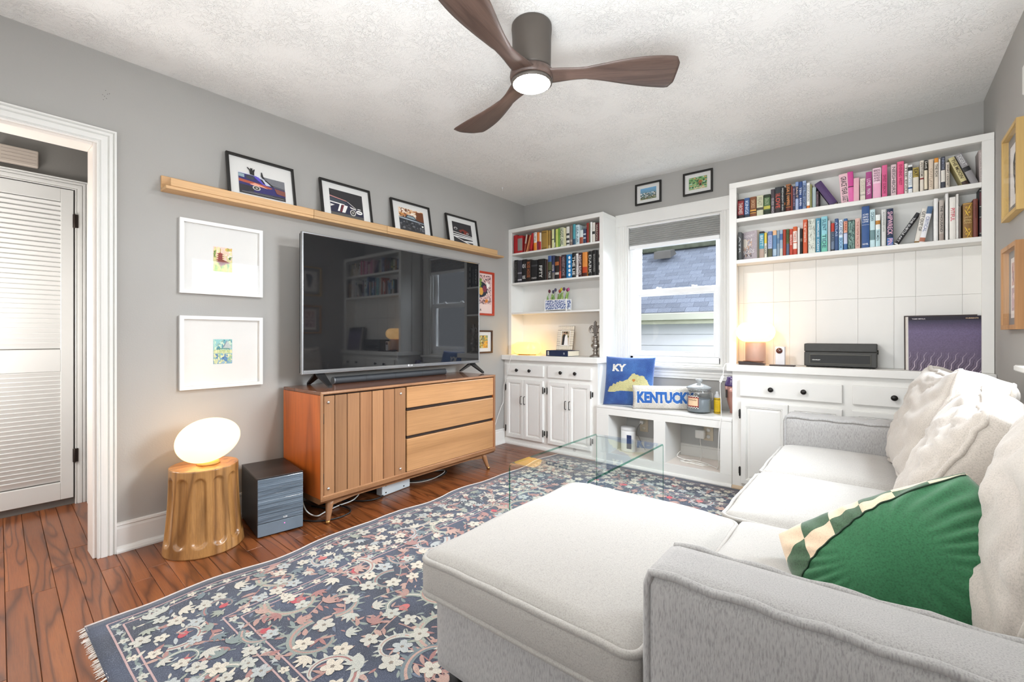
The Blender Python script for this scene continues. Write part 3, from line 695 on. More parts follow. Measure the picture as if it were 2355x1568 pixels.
RT=[
(1696,1710.5,458.5,'8E2A2E','dark red paperback with a black foot',[(0,.2,'1F1A1B'),(.92,1,'3A1517')],'.25:.82:THRONES','D9C9C0'),
(1711.5,1723.5,455,'3F5F90','slate-blue paperback with grey foot',[(0,.18,'2B3848')],'.2:.85:KINGS','C3D0DE'),
(1724.5,1739,452.5,'7C4A2A','brown paperback with a gold band',[(.2,.37,'D9A24A'),(.23,.3,'4A2A14')],'.45:.85:SWORDS','C9A27C'),
(1740,1755,449.5,'CDCDAF','cream paperback with a dark emblem',[(.3,.42,'4C4A40')],'.5:.9:FEAST','8E8F7A'),
(1756,1771.5,447,'46633A','green paperback with a yellow emblem',[(.3,.45,'B7B04A'),(0,.25,'22301F'),(.86,1,'26351F')],'.5:.82:DRAGONS','9EB08E'),
(1772.5,1781.5,435,'4A4248','grey-purple hardback with grey letters',[],'.05:.65:GUESS WHO','B7B0B3'),
(1782,1796,430,'332B2D','black hardback with large red lettering',[(.66,1,'2C3136')],'.2:.68:LOVE|.7:.76:THE','C8503E',{'m':'v','lw':.75}),
(1796.5,1803,428,'3B3B3C','charcoal book with thin pale lettering',[],'.1:.92:MIDNIGHT SUN','C9C9C6'),
(1803.5,1806.5,431,'1B1715','slim black book',[(.3,.4,'A8602F')]),
(1807,1818.5,423.5,'A8683A','orange-brown book with black title boxes',[(.68,.96,'1E1612'),(.2,.64,'1E1612'),(.03,.16,'5A1E14')],'.7:.94:LEGAL|.23:.61:VAMPIRE','D98F55'),
(1819,1823,428,'7E3428','slim rust-red book'),
(1823.5,1828.5,428,'2F3654','navy book with small rose lettering',[],'.2:.9:BLUE HOURS','B98FA0'),
(1829,1836.5,418,'7F97C4','light blue book with a dark middle',[(.42,.85,'4A4B63'),(.0,.4,'A9B6D6')],'.45:.82:SALT','D8B9A4'),
(1837,1845,417.5,'2F4A80','royal-blue book with white lettering',[],'.15:.42:RAVEN|.55:.8:TEN','D9DEEA'),
(1845.5,1854,415.5,'8093B6','grey-blue book with black lettering',[(.93,1,'9FB0CC')],'.1:.85:ALL THE LIGHT','1E2530',{'lw':.7}),
(1855,1862.5,420.5,'EFEEEA','white book with an orange foot',[(0,.13,'D9762A')],'.3:.9:EDUCATION','8E8E8A'),
(1863,1867,424,'8A8A55','slim olive-green book'),
(1868,1876.5,430,'A6B6B8','plain pale aqua-grey book'),
(1877,1882.5,440,'4C3A40','short dark plum book',[],'.2:.8:ROOK','8A747C'),
(1890,1905,417,'3F2C54','thick dark purple book leaning far left',[(.06,.94,'4A3161')],'','F2EEE4',{'lean':(1918,469,1878,420,.040)}),
(1929,1948,399,'E3BCC3','pale pink hardback with black lettering',[],'.3:.9:GRACE YEAR|.04:.26:LIGGETT','2A2024',{'lean':(1945,465,1938.5,399.5,.044),'d':.9}),
(1949,1961.5,394,'C8478F','hot pink book with a dark stripe',[(.5,.53,'4A1436'),(0,.5,'DB6AA6')],'','F2EEE4',{'lean':(1957.5,463,1955,394.5,.028),'d':.9}),
(1963,1976,409,'E0AEB9','plain blush-pink book'),
(1978,1990,410,'DCD6C6','cream book with a small black ring',[(.24,.3,'3A352E'),(.255,.285,'DCD6C6')],'.4:.9:GUESTS','B9B19E'),
(1991,2005,395,'A34580','magenta-purple book with pale lettering',[],'.2:.4:MAYA|.5:.75:LOVE','E9C8DB'),
(2007,2026,386,'F0CFDD','white-pink book with dark title lines',[(0,.5,'E7A9C4')],'.88:.95:BIRDS|.8:.86:ANXIOUS|.72:.78:PEOPLE|.64:.7:AND|.56:.62:OTHERS','5A2440',{'m':'h'}),
(2028,2040.5,379.5,'D9608F','rose-pink book with red script',[],'.12:.7:SWEET SORROW','8E1F4A'),
(2049,2061.5,378,'D9C3C6','dusty pink-cream book with grey lettering',[],'.1:.92:NEIGHBORS','5E5054'),
(2063,2079,371,'E5608A','bright pink book with an orange edge',[],'.3:.9:EVENING WEST','8E1640',{'lw':.45}),
(2080,2087.5,376,'E2DDD6','off-white book with fine lettering',[],'.1:.9:THE END','55514C'),
(2088.5,2098.5,379,'E6E9EA','white book with a black oval',[(.8,.93,'2A2C2E'),(.18,.23,'2F5C8E')],'.3:.7:NOTES','9EABB8'),
(2099.5,2113,385,'D9D2C2','cream book with a gold top',[(.62,1,'A28E42')],'.66:.94:EAT','3A3420'),
(2115.5,2124.5,369,'DDD5C8','cream book with faint lettering',[(.4,.45,'8E3A34')],'.5:.95:ANTHEM','6A625A'),
(2125.5,2133.5,368,'E6DBC2','black-topped cream book',[(.68,1,'1E1C1B'),(0,.07,'4A443C')],'.72:.97:SAVE','DAD6CC'),
(2135.5,2147,366,'D8C7B3','tan-cream book with pale lettering',[],'.1:.7:OUTLAW','B3A08C'),
(2148.5,2158.5,363,'DDD3C4','cream book with an orange top',[(.86,1,'D98F33')],'.4:.8:THE FOX','2E2824'),
(2159,2163,366,'E6E2DA','slim white book'),
(2164,2174,360,'3F424C','dark slate book with a white label',[(.22,.58,'E0DCD2')],'.62:.95:NINTH','8C93A8'),
(2175,2184,373,'D6CCBE','beige book with black lettering',[],'.1:.92:WHAT I KNOW','2E2926',{'lw':.5}),
(2185,2200,362,'C9BE8C','yellow-cream book leaning left',[(0,.14,'3E2A22')],'.25:.92:THE MOON','4E4226',{'lean':(2222,424,2187,362,.024)}),
(2200,2215,353,'8E8B8D','grey book leaning left with a black label',[(.42,.56,'1E1E20')],'.6:.95:DESERT','D8D8D8',{'lean':(2243,421,2203,353.5,.028)}),
(2251,2265,343.5,'A89C99','tall taupe-grey book, slightly tilted',[],'.1:.92:LOST IN THE GARDEN','D6CECB',{'lean':(2261,417,2258.5,344,.026),'d':.9}),
]
shelf(RT,1.888,3.482,.12,'right bookcase top shelf','books on the top shelf of the right bookcase')
RM=[
(1746,1757,532,'2C2A2C','black book with a blue and tan spine',[(.35,.92,'4E97AE'),(0,.35,'B59E90')],'.45:.85:BRITT','CFE0E4'),
(1757.5,1763.5,535,'E6E2D2','white book with a yellow top',[(.58,1,'E3C94A')],'.15:.5:TIGER','3E3A34'),
(1765.5,1776,532,'A9B4D3','lilac-blue book with an olive foot',[(0,.34,'55583F'),(.85,1,'6579A6')],'.4:.8:PEAKS','8896BE'),
(1777,1786,529.5,'5E86AE','blue book with a peach top',[(.82,1,'E2B48A'),(.05,.3,'A9BFD0')]),
(1786.5,1792.5,529.5,'8FA3B5','blue-grey cloudy book',[(.5,.7,'6B88A8')]),
(1793,1800,528.5,'9AB0C4','pale book with blue splashes',[(.62,.85,'4B6C9E'),(.0,.3,'C9CFC9')]),
(1800.5,1807.5,527.5,'A53A26','rust-red book'),
(1808,1815,526.5,'55683F','green book with a blue-grey foot',[(0,.45,'54657E')],'.5:.95:GROW','27331F'),
(1815.5,1823,526.5,'BE4632','tomato-red book with white lettering',[],'.4:.78:BEACH','F2DCD2'),
(1823.5,1833,521,'D05F2E','orange book with white title blocks',[(.45,.84,'EFE4DA'),(.22,.42,'EFE4DA'),(0,.2,'B8402E')],'.5:.8:TAKES','C25434'),
(1834,1839.5,523,'E4E2DE','slim white book'),
(1840,1845.5,525.5,'1E1C1B','slim black book with grey scrolls',[(.5,.62,'6A6660')]),
(1846.5,1856.5,504.5,'CC5A34','tall orange book with white script',[],'.35:.92:THE AFTERMATH','F3D9C8',{'lw':.5}),
(1858.5,1875,503.5,'DFE3D8','white book with black speckles'),
(1876,1887,501.5,'4A8AA6','teal-blue book with white lettering',[],'.06:.4:OCEAN|.45:.92:SUMMERLAND','E8F2F4',{'lw':.4}),
(1888.5,1902.5,497.5,'8FCBD6','aqua book fading to green',[(0,.3,'74C3AE'),(.3,.5,'86CBC4')],'.6:.92:SILENT|.12:.5:TIDE','2F5A66'),
(1903.5,1910,506.5,'B9BCBF','slim pale grey book'),
(1911,1919,513,'6B7A90','grey-blue book with a red top',[(.7,1,'B8392C'),(0,.07,'22262C')],'.35:.68:RULES','1E2630',{'lw':.7}),
(1919.5,1928,502.5,'3B5681','navy book with small pale lettering',[],'.45:.9:ATLAS','A8B6CC'),
(1929,1938.5,505.5,'DDE7F1','white book with a light blue foot',[(0,.44,'9CC9E6')],'.5:.95:GUIDE|.06:.4:BOOK','3C5C88',{'lw':.7}),
(1940,1949,502.5,'3C6699','blue book with a coral panel',[(.55,.92,'E5A68C'),(.2,.53,'C3C9E2')],'.6:.9:PARK','9A3E2E'),
(1950,1966,506,'4A6A64','dark green book with a swirling pattern',[(.96,1,'2B3E3B')]),
(1966.5,1978,502,'DDB5A9','pale coral book',[],'.08:.9:THE PAPER PALACE','9E5E50',{'lw':.45}),
(1981.5,1999.5,474,'31548A','tall broad blue hardback with white lines',[(.555,.56,'E2E6EC')],'.78:.82:ACHES|.72:.76:SIMPLE|.66:.7:THAN|.61:.65:LOVE|.08:.12:NOVEL','E6EAF0',{'m':'h'}),
(2000.5,2012.5,481.5,'C2DDE2','pale aqua book with a grey-green middle',[(.2,.46,'6E8E92')],'.7:.93:OCEAN','2E4E58'),
(2013.5,2024.5,493.5,'E6ECEA','white book with a gold panel',[(.7,.82,'B0782E'),(0,.55,'BBD9DE')],'.2:.52:WOMEN','5C7076'),
(2027,2037.5,481.5,'D5D7D4','pale grey book with fine script',[],'.4:.94:ANOTHER LIFE','8A8C88',{'lw':.4}),
(2039.5,2054.5,479.5,'1F2C4A','black and blue book with pink lettering',[(0,.22,'2A6CB0')],'.3:.92:SHIPWRECK|.04:.2:PIN','E6B5C6',{'lw':.8}),
(2056,2066,490,'26272C','thin black book leaning far right',[(.02,.05,'E6E6E6')],'.1:.85:THE SUBTLE ART','DADADA',{'lean':(2059,562,2113,489,.017)}),
(2103,2113,479,'DDD9D0','cream book leaning right with black lettering',[(0,.06,'8A6A3A')],'.35:.92:GET OUT OF','3A3632',{'lean':(2108,557,2127,479,.022)}),
(2114,2126,474,'E6E6EA','white book with a blue top, leaning right',[(.8,1,'4A6688'),(.03,.14,'B07058')],'.3:.72:CRITICAL','7C86A8',{'lean':(2119.5,556,2140.5,474,.024)}),
(2147.5,2157.5,456,'EBEBE9','plain white hardback'),
(2159.5,2171,460,'B5ACA4','taupe-grey book with dark lettering',[(0,.18,'A3958C')],'.22:.86:THE THOUSAND','2E2A28',{'lw':.55}),
(2174,2181.5,444.5,'F0EFEC','tall slim white book'),
(2183.5,2198.5,453,'E6E3DC','white book with large red lettering',[],'.44:.74:PITIFUL','C8344A',{'lw':.65}),
(2199,2204.5,446,'E3E1DB','tall thin white book'),
(2205,2210.5,474.5,'6E625C','short grey-brown book'),
(2214.5,2237,466,'8A6636','golden-brown book with gilt scrolls',[(.02,.035,'C9A04A'),(.965,.98,'C9A04A')],'.42:.46:AND|.48:.54:EMMA|.56:.62:JANE','CBB072',{'m':'h'}),
(2238,2249.5,457,'764036','plain chestnut-brown book',[],'.5:.85:CHESTNUT','5A2E28',{'lw':.35}),
(2252.5,2268,430,'1B1D22','thick black book with maroon panels',[(.1,.38,'4E1A26'),(.64,.9,'4E1A26'),(.93,.94,'D6D2C6'),(.61,.62,'D6D2C6'),(.4,.41,'D6D2C6'),(.075,.085,'D6D2C6')],'.68:.86:FRANKLIN|.12:.36:REVOLUTION','C9BFA8',{'lw':.3}),
]
shelf(RM,1.598,3.482,.12,'right bookcase lower shelf','books on the lower shelf of the right bookcase')
# decorations that need their own shapes: dots, speckles, scrolls
def deco(pattern,find):
    o=next(o for o in bpy.data.objects if o.name.startswith('book') and o.get('label','').startswith(find)); c=o.children[0]
    xs=[v.co.x for v in c.data.vertices]; ys=[v.co.y for v in c.data.vertices]; zs=[v.co.z for v in c.data.vertices]
    w=max(xs)-min(xs); y=min(ys)-.0012; h=max(zs); a=Art(lambda u,v,l:Vector((min(xs)+u*w,y-l,v*h)),.0001); pattern(a,h/w); a.build('cover_print',o,True)
deco(lambda a,k:[a.ell(.62,v,.2,.2/k*1.3,'EDF2F4') for v in (.14,.32,.5,.68,.86)],'bright blue book')
deco(lambda a,k:a.dabs(.05,.12,.95,.98,['8E948A','5E635A','B3B8AE'],150,.03,.09,5,1/k*1.2),'white book with black speckles')
deco(lambda a,k:a.dabs(.05,.02,.95,.95,['2F4744','7FA198','8FB0A6'],170,.05,.14,6,1/k*1.5),'dark green book')
def scr(a,k):
    for v,s in ((.86,1),(.72,-1),(.24,-1),(.12,1)):
        a.ell(.5+.12*s,v,.24,.028,'D9B23C',10,.4*s); a.ell(.5-.14*s,v+.012,.12,.026,'D9B23C',9); a.ell(.5-.14*s,v+.012,.06,.012,'8A6636',8); a.ell(.5+.2*s,v-.015,.14,.012,'E2C258',8,-.5*s)
deco(scr,'golden-brown book')
deco(lambda a,k:[a.poly([(.6+.3*math.cos(math.pi/2+i*math.pi/5)*(1 if i%2==0 else .4),.51+.3/k*math.sin(math.pi/2+i*math.pi/5)*(1 if i%2==0 else .4)) for i in range(10)],'D6CBA0')],'thick black book with maroon')
# large book standing with its front cover to the room
o=thing('book','big pale lilac book turned to show its front cover, left end of wide bookcase','book',(2.2,3.56,1.599),(0,0,R(-24)),'books on the lower shelf of the right bookcase')
mk('cover',B(-.068,.068,-.018,.016,0,.205,.002),flat('B9ADB3'),o,True)
mk('page_block',B(-.064,.0685,-.0145,.0125,.004,.2055),PAGES,o,True)
a=Art(lambda u,v,l:Vector((-.067+.134*u,-.0184-l,.205*v)),.0002)
a.rect(0,0,1,1,'BFB4BA'); a.dabs(.05,.12,.75,.75,['EFE8E4','6A6468','E2C7B4','8E868A','D9B49A'],120,.02,.07,4,.7); a.ell(.32,.6,.17,.17,'F3E9DC',20); a.dabs(.1,.3,.6,.5,['D9AF94','C99878','F0E4D8'],50,.02,.05,8,.6); a.dabs(.4,.12,.75,.42,['3A3640','E9E4E4','6E6870'],50,.015,.05,9,.6)
a.build('cover_print',o,True)
text('lettering','ROSES',flat('F4F0F0'),o,(.01,-.025,.062),(1,0,0),(0,0,1),.085,.022,.01,True); text('lettering','COURT',flat('F4F0F0'),o,(.018,-.025,.172),(1,0,0),(0,0,1),.075,.016,.01,True)
o=thing('book','dark grey book spine beside the big lilac book','book',(2.152,3.545,1.5985),None,'books on the lower shelf of the right bookcase')
mk('cover',B(-.0105,.0105,-.055,.055,0,.2,.002),flat('4E5153'),o,True); mk('page_block',B(-.009,.009,-.05,.0555,.003,.2005),PAGES,o,True); text('lettering','ATR',flat('C9CCCE'),o,(0,-.0556,.11),(0,0,-1),(1,0,0),.12,.011,.01,True)
# ------------------------------------------------------------------ media console
CT=wood('walnut_top','#8A5636','#7A4A2E','#3B2013',1,8,10,.22,.6,.3,.1,1,.4,.5)
CS=wood('walnut_side_lamplit','#DB7A38','#CC6C2E','#7A3C18',2,7,10,.33,.6,.25,.1,1,.2,.45)  # the egg lamp's orange light is put into this side colour
CF=wood('walnut_front','#A97C56','#9A6C49','#6E482C',2,5,12,.36,3,.28,.1,1,.1,.35)
CFH=wood('walnut_drawer','#C39366','#B58557','#7E5532',1,5,12,.36,3,.28,.1,1,.1,.35)
GLE=paint('groove_dark','#2A1A12',.8); BRS=paint('brass_tip','#B98F55',.3,.05,20,metal=.9); CHR=paint('chrome','#D6D4D0',.2,.03,20,metal=.95)
X0,X1,Y0,Y1,Z0,Z1=.04,.492,1.283,2.762,.118,.752
cn=thing('media_console','walnut mid-century media console under the television','console',(.27,2.02,0))
b=bm_new(); box(b,X0,X1,Y0,Y1,Z1-.02,Z1,.004,2); mk('top',b,CT,cn)
for ya,yb in ((Y0,Y0+.018),(Y1-.018,Y1)): mk('side_panel',B(X0,X1-.001,ya,yb,Z0+.03,Z1-.0205,.002),CS,cn)
mk('back_panel',B(X0,X0+.012,Y0+.018,Y1-.018,Z0+.03,Z1-.021),CS,cn)
b=bm_new(); prism(b,[(X0,Z0),(X1-.016,Z0),(X1+.004,Z0+.018),(X1+.004,Z0+.03),(X0,Z0+.03)],'y',Y0,Y1); mk('bottom_rail',b,CF,cn)
b=bm_new(); frame_ring(b,Y0+.0005,Y1-.0005,Z0+.03,Z1-.0005,[(0,0),(0,.006),(.012,.008),(.018,.001),(.018,0)],lambda u,v,h:Vector((X1-.001+h,u,v))); mk('front_frame',b,CF,cn)
mk('carcass',B(X0+.013,X1-.03,Y0+.019,Y1-.019,Z0+.031,Z1-.022),GLE,cn)
xf=X1-.004; yd0,yd1=Y0+.02,1.872
dr=mk('door',B(xf-.022,xf-.006,yd0,yd1,Z0+.034,Z1-.024),GLE,cn)
gy=[yd0,1.371,1.449,1.533,1.617,1.699,1.783,yd1]
for a,c in zip(gy,gy[1:]): mk('plank',B(xf-.0055,xf+.004,a+.0018,c-.0018,Z0+.036,Z1-.026,.0025),CF,dr)
for y,z in ((1.33,.69),(1.829,.69),(1.33,.2),(1.825,.2)):
    b=bm_new(); lathe(b,[(.0085,0),(.0085,.003),(.006,.007),(0,.008)],(xf+.004,y,z),12,'x'); mk('button',b,CHR,dr)
for z in (.26,.6): mk('hinge',B(xf-.002,xf+.0045,yd0-.003,yd0+.0015,z-.03,z+.03),HB,dr)
for z0,z1 in ((.588,.728),(.402,.568),(.166,.382)):
    d=mk('drawer',B(xf-.02,xf+.004,1.88,Y1-.02,z0,z1,.004,2),CFH,cn)
    mk('finger_groove',B(xf-.02,xf-.006,1.885,Y1-.022,z1+.001,z1+.017,.003),GLE,d)
def leg(x,y,dx,dy):
    b=bm_new(); n=14; rows=[]
    for f in (0,.2,.88,1): 
        r=.011+(.024-.011)*f; rows.append((r,Vector((x+dx*(1-f),y+dy*(1-f),Z0*f*.999))))
    prev=None
    for r,c in rows:
        ring=[b.verts.new(c+Vector((r*math.cos(2*math.pi*i/n),r*math.sin(2*math.pi*i/n),0))) for i in range(n)]
        if prev: 
            for i in range(n): f=b.faces.new((prev[i],prev[(i+1)%n],ring[(i+1)%n],ring[i])); f.smooth=True
        else: b.faces.new(list(reversed(ring)))
        prev=ring
    b.faces.new(prev); l=mk('leg',b,CF,cn)
    b=bm_new(); lathe(b,[(.0113,.0005),(.0126,.018)],(x+dx,y+dy,0),12); mk('ferrule',b,BRS,l)
for x,y,dx,dy in ((.455,1.36,.03,-.03),(.455,2.66,.03,.03),(.09,1.36,-.02,-.03),(.09,2.66,-.02,.03)): leg(x,y,dx,dy)
b=bm_new()
for xx in (.44,.08): prism(b,[(1.37,Z0-.001),(2.65,Z0-.001),(2.65,Z0-.03),(2.5,Z0-.014),(1.52,Z0-.014),(1.37,Z0-.03)],'x',xx,xx+.02)
mk('stretcher',b,CF,cn)
# ------------------------------------------------------------------ television
tv=thing('television','large flat television with thin silver bezel, screen off, on the walnut console','television',(.2,2.09,Z1))
TVB=paint('tv_black','#17181A',.4,.03,10); BEZ=paint('tv_bezel','#A9AAAC',.25,.03,10,metal=.85)
tx=.22; ty0,ty1,tz0,tz1=1.311,2.868,.833,1.698
s=NT('tv_screen'); s.set(col=lin('#1B1C1E'),rough=.035,spec=.8)
s.l(s.ramp(s.noise(s.coord('Object',(1,1,1)),2.5,4,.6,.8),[(.35,(.012,.012,.012)),(.75,(.06,.06,.06))]),s.b.inputs['Roughness'])
mk('back_shell',B(tx-.045,tx-.006,ty0+.004,ty1-.004,tz0+.004,tz1-.004,.006,2),TVB,tv)
mk('screen',B(tx-.006,tx-.0005,ty0+.01,ty1-.01,tz0+.02,tz1-.01),s.m,tv)
b=bm_new(); frame_ring(b,ty0,ty1,tz0,tz1,[(0,-.02),(0,.001),(.002,.003),(.008,.003),(.011,-.001),(.011,-.02)],lambda u,v,h:Vector((tx+h,u,v))); box(b,tx-.004,tx+.003,ty0+.01,ty1-.01,tz0+.009,tz0+.024,.001); mk('bezel',b,BEZ,tv)
lg=bm_new(); lathe(lg,[(.0075,0),(.0075,.0006),(0,.0006)],(tx+.0032,2.105,tz0+.0165),16,'x'); mk('logo',lg,flat('E9E9EA'),tv)
text('lettering','LG',flat('F2F2F2'),tv,(tx+.0042,2.13,tz0+.0165),(0,1,0),(0,0,1),.019,.011,.02)
for yc in (1.43,2.79):
    b=bm_new(); zt=Z1
    for sx in (-1,1):
        p=[Vector((tx-.02,yc,tz0+.01)),Vector((tx-.02+sx*.02,yc,tz0-.012)),Vector((tx-.02+sx*.135,yc-.0,zt+.007))]
        for (p0,p1,w0,w1) in ((p[0],p[1],.03,.028),(p[1],p[2],.028,.012)):
            q0=[p0+Vector((-.006,-w0,0)),p0+Vector((.006,-w0,0)),p0+Vector((.006,w0,0)),p0+Vector((-.006,w0,0))]
            dn=Vector((0,0,-.012)) if p1 is p[2] else Vector((0,0,0))
            h=.0065
            A=[b.verts.new(p0+Vector((0,-w0,h))),b.verts.new(p0+Vector((0,w0,h))),b.verts.new(p0+Vector((0,w0,-h))),b.verts.new(p0+Vector((0,-w0,-h)))]
            C=[b.verts.new(p1+Vector((0,-w1,h))),b.verts.new(p1+Vector((0,w1,h))),b.verts.new(p1+Vector((0,w1,-h))),b.verts.new(p1+Vector((0,-w1,-h)))]
            for k in range(4): b.faces.new((A[k],A[(k+1)%4],C[(k+1)%4],C[k]))
            b.faces.new(A[::-1]); b.faces.new(C)
    bmesh.ops.recalc_face_normals(b,faces=b.faces); mk('foot',b,paint('tv_foot','#1C1C1D',.3,.05,10),tv)
sb=thing('soundbar','slim dark grey soundbar lying on the console below the television','soundbar',(.12,2.1,Z1))
b=bm_new(); prf=[(.0235*math.cos(a),.0235*math.sin(a)+.0238) for a in [2*math.pi*i/20 for i in range(20)]]; prism(b,[(.155+x,Z1+z) for x,z in prf],'y',1.55,2.52); mk('body',b,paint('soundbar_cloth','#3B3E42',.6,.1,300,.2,500,.0004),sb)
for y in (1.545,2.52): b=bm_new(); prism(b,[(.155+x*1.01,Z1+.0001+z*1.005) for x,z in prf],'y',y,y+.008); mk('end_cap',b,paint('cap_grey','#8E9194',.35,.05,10,metal=.6),sb)
for y in (1.78,2.02,2.27): mk('band',(lambda q:(prism(q,[(.155+x*1.015,Z1+.0002+z*1.006) for x,z in prf],'y',y,y+.004),q)[1])(bm_new()),paint('cap_dark','#25272A',.4),sb)
# ------------------------------------------------------------------ subwoofer, stool, egg lamp
sw=thing('subwoofer','dark ribbed subwoofer cabinet on the floor between stool and console','subwoofer',(.225,1.135,0),(0,0,R(-9)))
SWM=paint('sub_black','#2B2A2B',.45,.06,20); SWT=wood('sub_top','#3E332F','#362C28','#1D1613',1,7,8,.35,.5,.3,.1)
mk('body',B(-.185,.18,-.114,.114,.006,.309,.003),SWM,sw,True); mk('top_panel',B(-.185,.184,-.115,.115,.3095,.315,.002),SWT,sw,True)
FR_=wood('sub_front_reflect','#7E8C99','#6E7B88','#3A424A',1,12,18,.3,.0,.5,.2,2.2,.1,.6)  # lighter blue-grey stands in for the window's reflection on the front
b=bm_new(); box(b,.181,.187,-.113,.113,.075,.308,.002)
for i in range(22): z=.078+i*.0105; prism(b,[(.187,z),(.1892+.0012*math.sin(i*2.3),z+.0015),(.1892+.0012*math.sin(i*2.3),z+.0075),(.187,z+.009)],'y',-.112,.112)
mk('grille',b,FR_,sw,True)
mk('plinth_panel',B(.1805,.186,-.113,.113,.0065,.073,.002),paint('sub_plinth_reflect','#6B7884',.35,.08,9),sw,True)  # window reflection is put into the plinth's colour as well
text('lettering','0.58',flat('F0F0EE'),sw,(.1915,.02,.088),(0,1,0),(0,0,1),.02,.008,.03,True)
b=bm_new(); lathe(b,[(.0022,0),(.0016,.0015),(0,.002)],(.186,.018,.052),10,'x'); mk('indicator_light',b,emit('led_pink','#FF4FA0',4),sw,True)
st=thing('stool','round fluted acacia wood stool under the glowing egg lamp','stool',(.238,.80,0))
SH_,SR0,SR1=.412,.176,.149; NS=12; b=bm_new(); rows=[]; nth=NS*16
def stool_r(th,z):
    f=z/SH_; r=SR0+(SR1-SR0)*f-.006*math.sin(math.pi*f); k=2*math.pi/NS; a=((th+R(9))%k)-k/2
    r*=1-.35*(1-math.cos(a))
    hw=.036*(1-.28*f); x=a*r; zc=min(max(z,.045+hw),SH_-.035-hw); dist=math.hypot(x,z-zc)
    t=min(max((hw-dist)/.009,0),1); t=t*t*(3-2*t); return r-.013*t
zs_=[0,.003]+[.008+(SH_-.02)*i/70 for i in range(71)]+[SH_-.006,SH_-.001,SH_]
for i,z in enumerate(zs_):
    k=.985 if i in (0,len(zs_)-1) else 1
    rows.append([b.verts.new((.238+stool_r(2*math.pi*j/nth,z)*k*math.cos(2*math.pi*j/nth),.80+stool_r(2*math.pi*j/nth,z)*k*math.sin(2*math.pi*j/nth),z)) for j in range(nth)])
for A,C in zip(rows,rows[1:]):
    for j in range(nth): f=b.faces.new((A[j],A[(j+1)%nth],C[(j+1)%nth],C[j])); f.smooth=True
b.faces.new(rows[-1]); b.faces.new(rows[0][::-1])
mk('body',b,wood('acacia','#CC9A5E','#B07E48','#5E3A1C',2,9,7,.3,.3,.3,.1,1.3,.25,.6),st)
def glow(name,c,str_):
    if name not in MATS: emit(name,c,str_,.25)
    return MATS[name]
eg=thing('egg_lamp','glowing tilted egg-shaped glass lamp on the fluted wooden stool','lamp',(.245,.815,SH_))
b=bm_new(); bmesh.ops.create_uvsphere(b,u_segments=48,v_segments=32,radius=1)
for v in b.verts: v.co=Vector((v.co.x*.132,v.co.y*.144,v.co.z*.108*(1-.06*v.co.y)))
for f in b.faces: f.smooth=True
bmesh.ops.rotate(b,verts=b.verts,cent=(0,0,0),matrix=Matrix.Rotation(R(14),3,'X')); lo=min(v.co.z for v in b.verts); bmesh.ops.translate(b,verts=b.verts,vec=(.245,.815,SH_+.0105-lo))
mk('globe',b,glow('lamp_glass_egg','#FFCD89',2.2),eg)
b=bm_new(); lathe(b,[(.05,0),(.052,.004),(.045,.014)],(.245,.815,SH_+.0008),24); mk('base',b,flat('C9A65E'),eg)
# ------------------------------------------------------------------ picture ledges and the frames on them
LW=wood('ledge_oak','#DDB686','#D0A676','#A57A4C',1,6,12,.5,2,.25,.1,1,.0,.4)
for i,(ya,yb) in enumerate(((.672,1.447),(1.449,2.005),(2.007,3.345))):
    lb_=thing('picture_ledge',['left oak picture ledge with the cut open end, holding the blue race car print','short middle oak picture ledge holding the number seven race car print','right oak picture ledge above the television holding two small car prints'][i],'shelf',(.05,(ya+yb)/2,1.82),None,'oak picture ledges above the television')
    e0=.02 if i==0 else 0; e1=.0 if i<2 else .1
    b=bm_new(); box(b,.001,.098,ya,yb-e1*.0,1.822,1.838,.0015); mk('bottom_board',b,LW,lb_)
    mk('back_board',B(.001,.014,ya,yb,1.8383,1.905,.0015),LW,lb_)
    mk('lip',B(.0845,.1,ya+e0,yb-e1,1.8383,1.878,.0015),LW,lb_)
BLK=paint('frame_black','#171513',.4,.06,20); MATB=paint('mat_board','#DEDDDA',.8,.01,10); PGL=thin_glass('picture_glass',(1,1,1),.3)
def framed(name,label,cat,o,ud,vd,w,h,fw,fd,fmat,art,aw,ah,ax=0,ay=0,group=None,gl=True,matm=None,mw=None):
    """framed print: o=centre of the back plane; ud right, vd up; normal = ud x vd. art(Art) paints in 0..1"""
    ud=Vector(ud).normalized(); vd=Vector(vd).normalized(); nd=ud.cross(vd).normalized(); o=Vector(o)
    t=thing(name,label,cat,tuple(o),None,group)
    P=lambda u,v,hh: o+ud*u+vd*v+nd*hh
    b=bm_new(); frame_ring(b,-w/2,w/2,-h/2,h/2,[(0,0),(0,fd),(fw,fd),(fw,.003),(fw,0)],P); mk('frame',b,fmat,t)
    def slab(nm,u0,u1,v0,v1,h0,h1,m):
        q=bm_new(); V=[q.verts.new(P(u,v,hh)) for hh in (h0,h1) for u,v in ((u0,v0),(u1,v0),(u1,v1),(u0,v1))]
        for f in ((3,2,1,0),(4,5,6,7),(0,1,5,4),(1,2,6,5),(2,3,7,6),(3,0,4,7)): q.faces.new([V[k] for k in f])
        return mk(nm,q,m,t)
    i=fw-.001
    slab('mat',-w/2+i,w/2-i,-h/2+i,h/2-i,.001,.004,matm or MATB)
    a=Art(lambda u,v,l:P(ax+(u-.5)*aw,ay+(v-.5)*ah,.0044+l),.0002); art(a); a.build('print',t)
    if gl: slab('glazing',-w/2+i,w/2-i,-h/2+i,h/2-i,fd-.004,fd-.0028,PGL)
    return t
def wheel(a,u,v,r,k=1): a.ell(u,v,r,r*k,'C9C6C0',18); a.ell(u,v,r*.72,r*.72*k,'3A3836',16); a.ell(u,v,r*.3,r*.3*k,'B9B5AE',10)
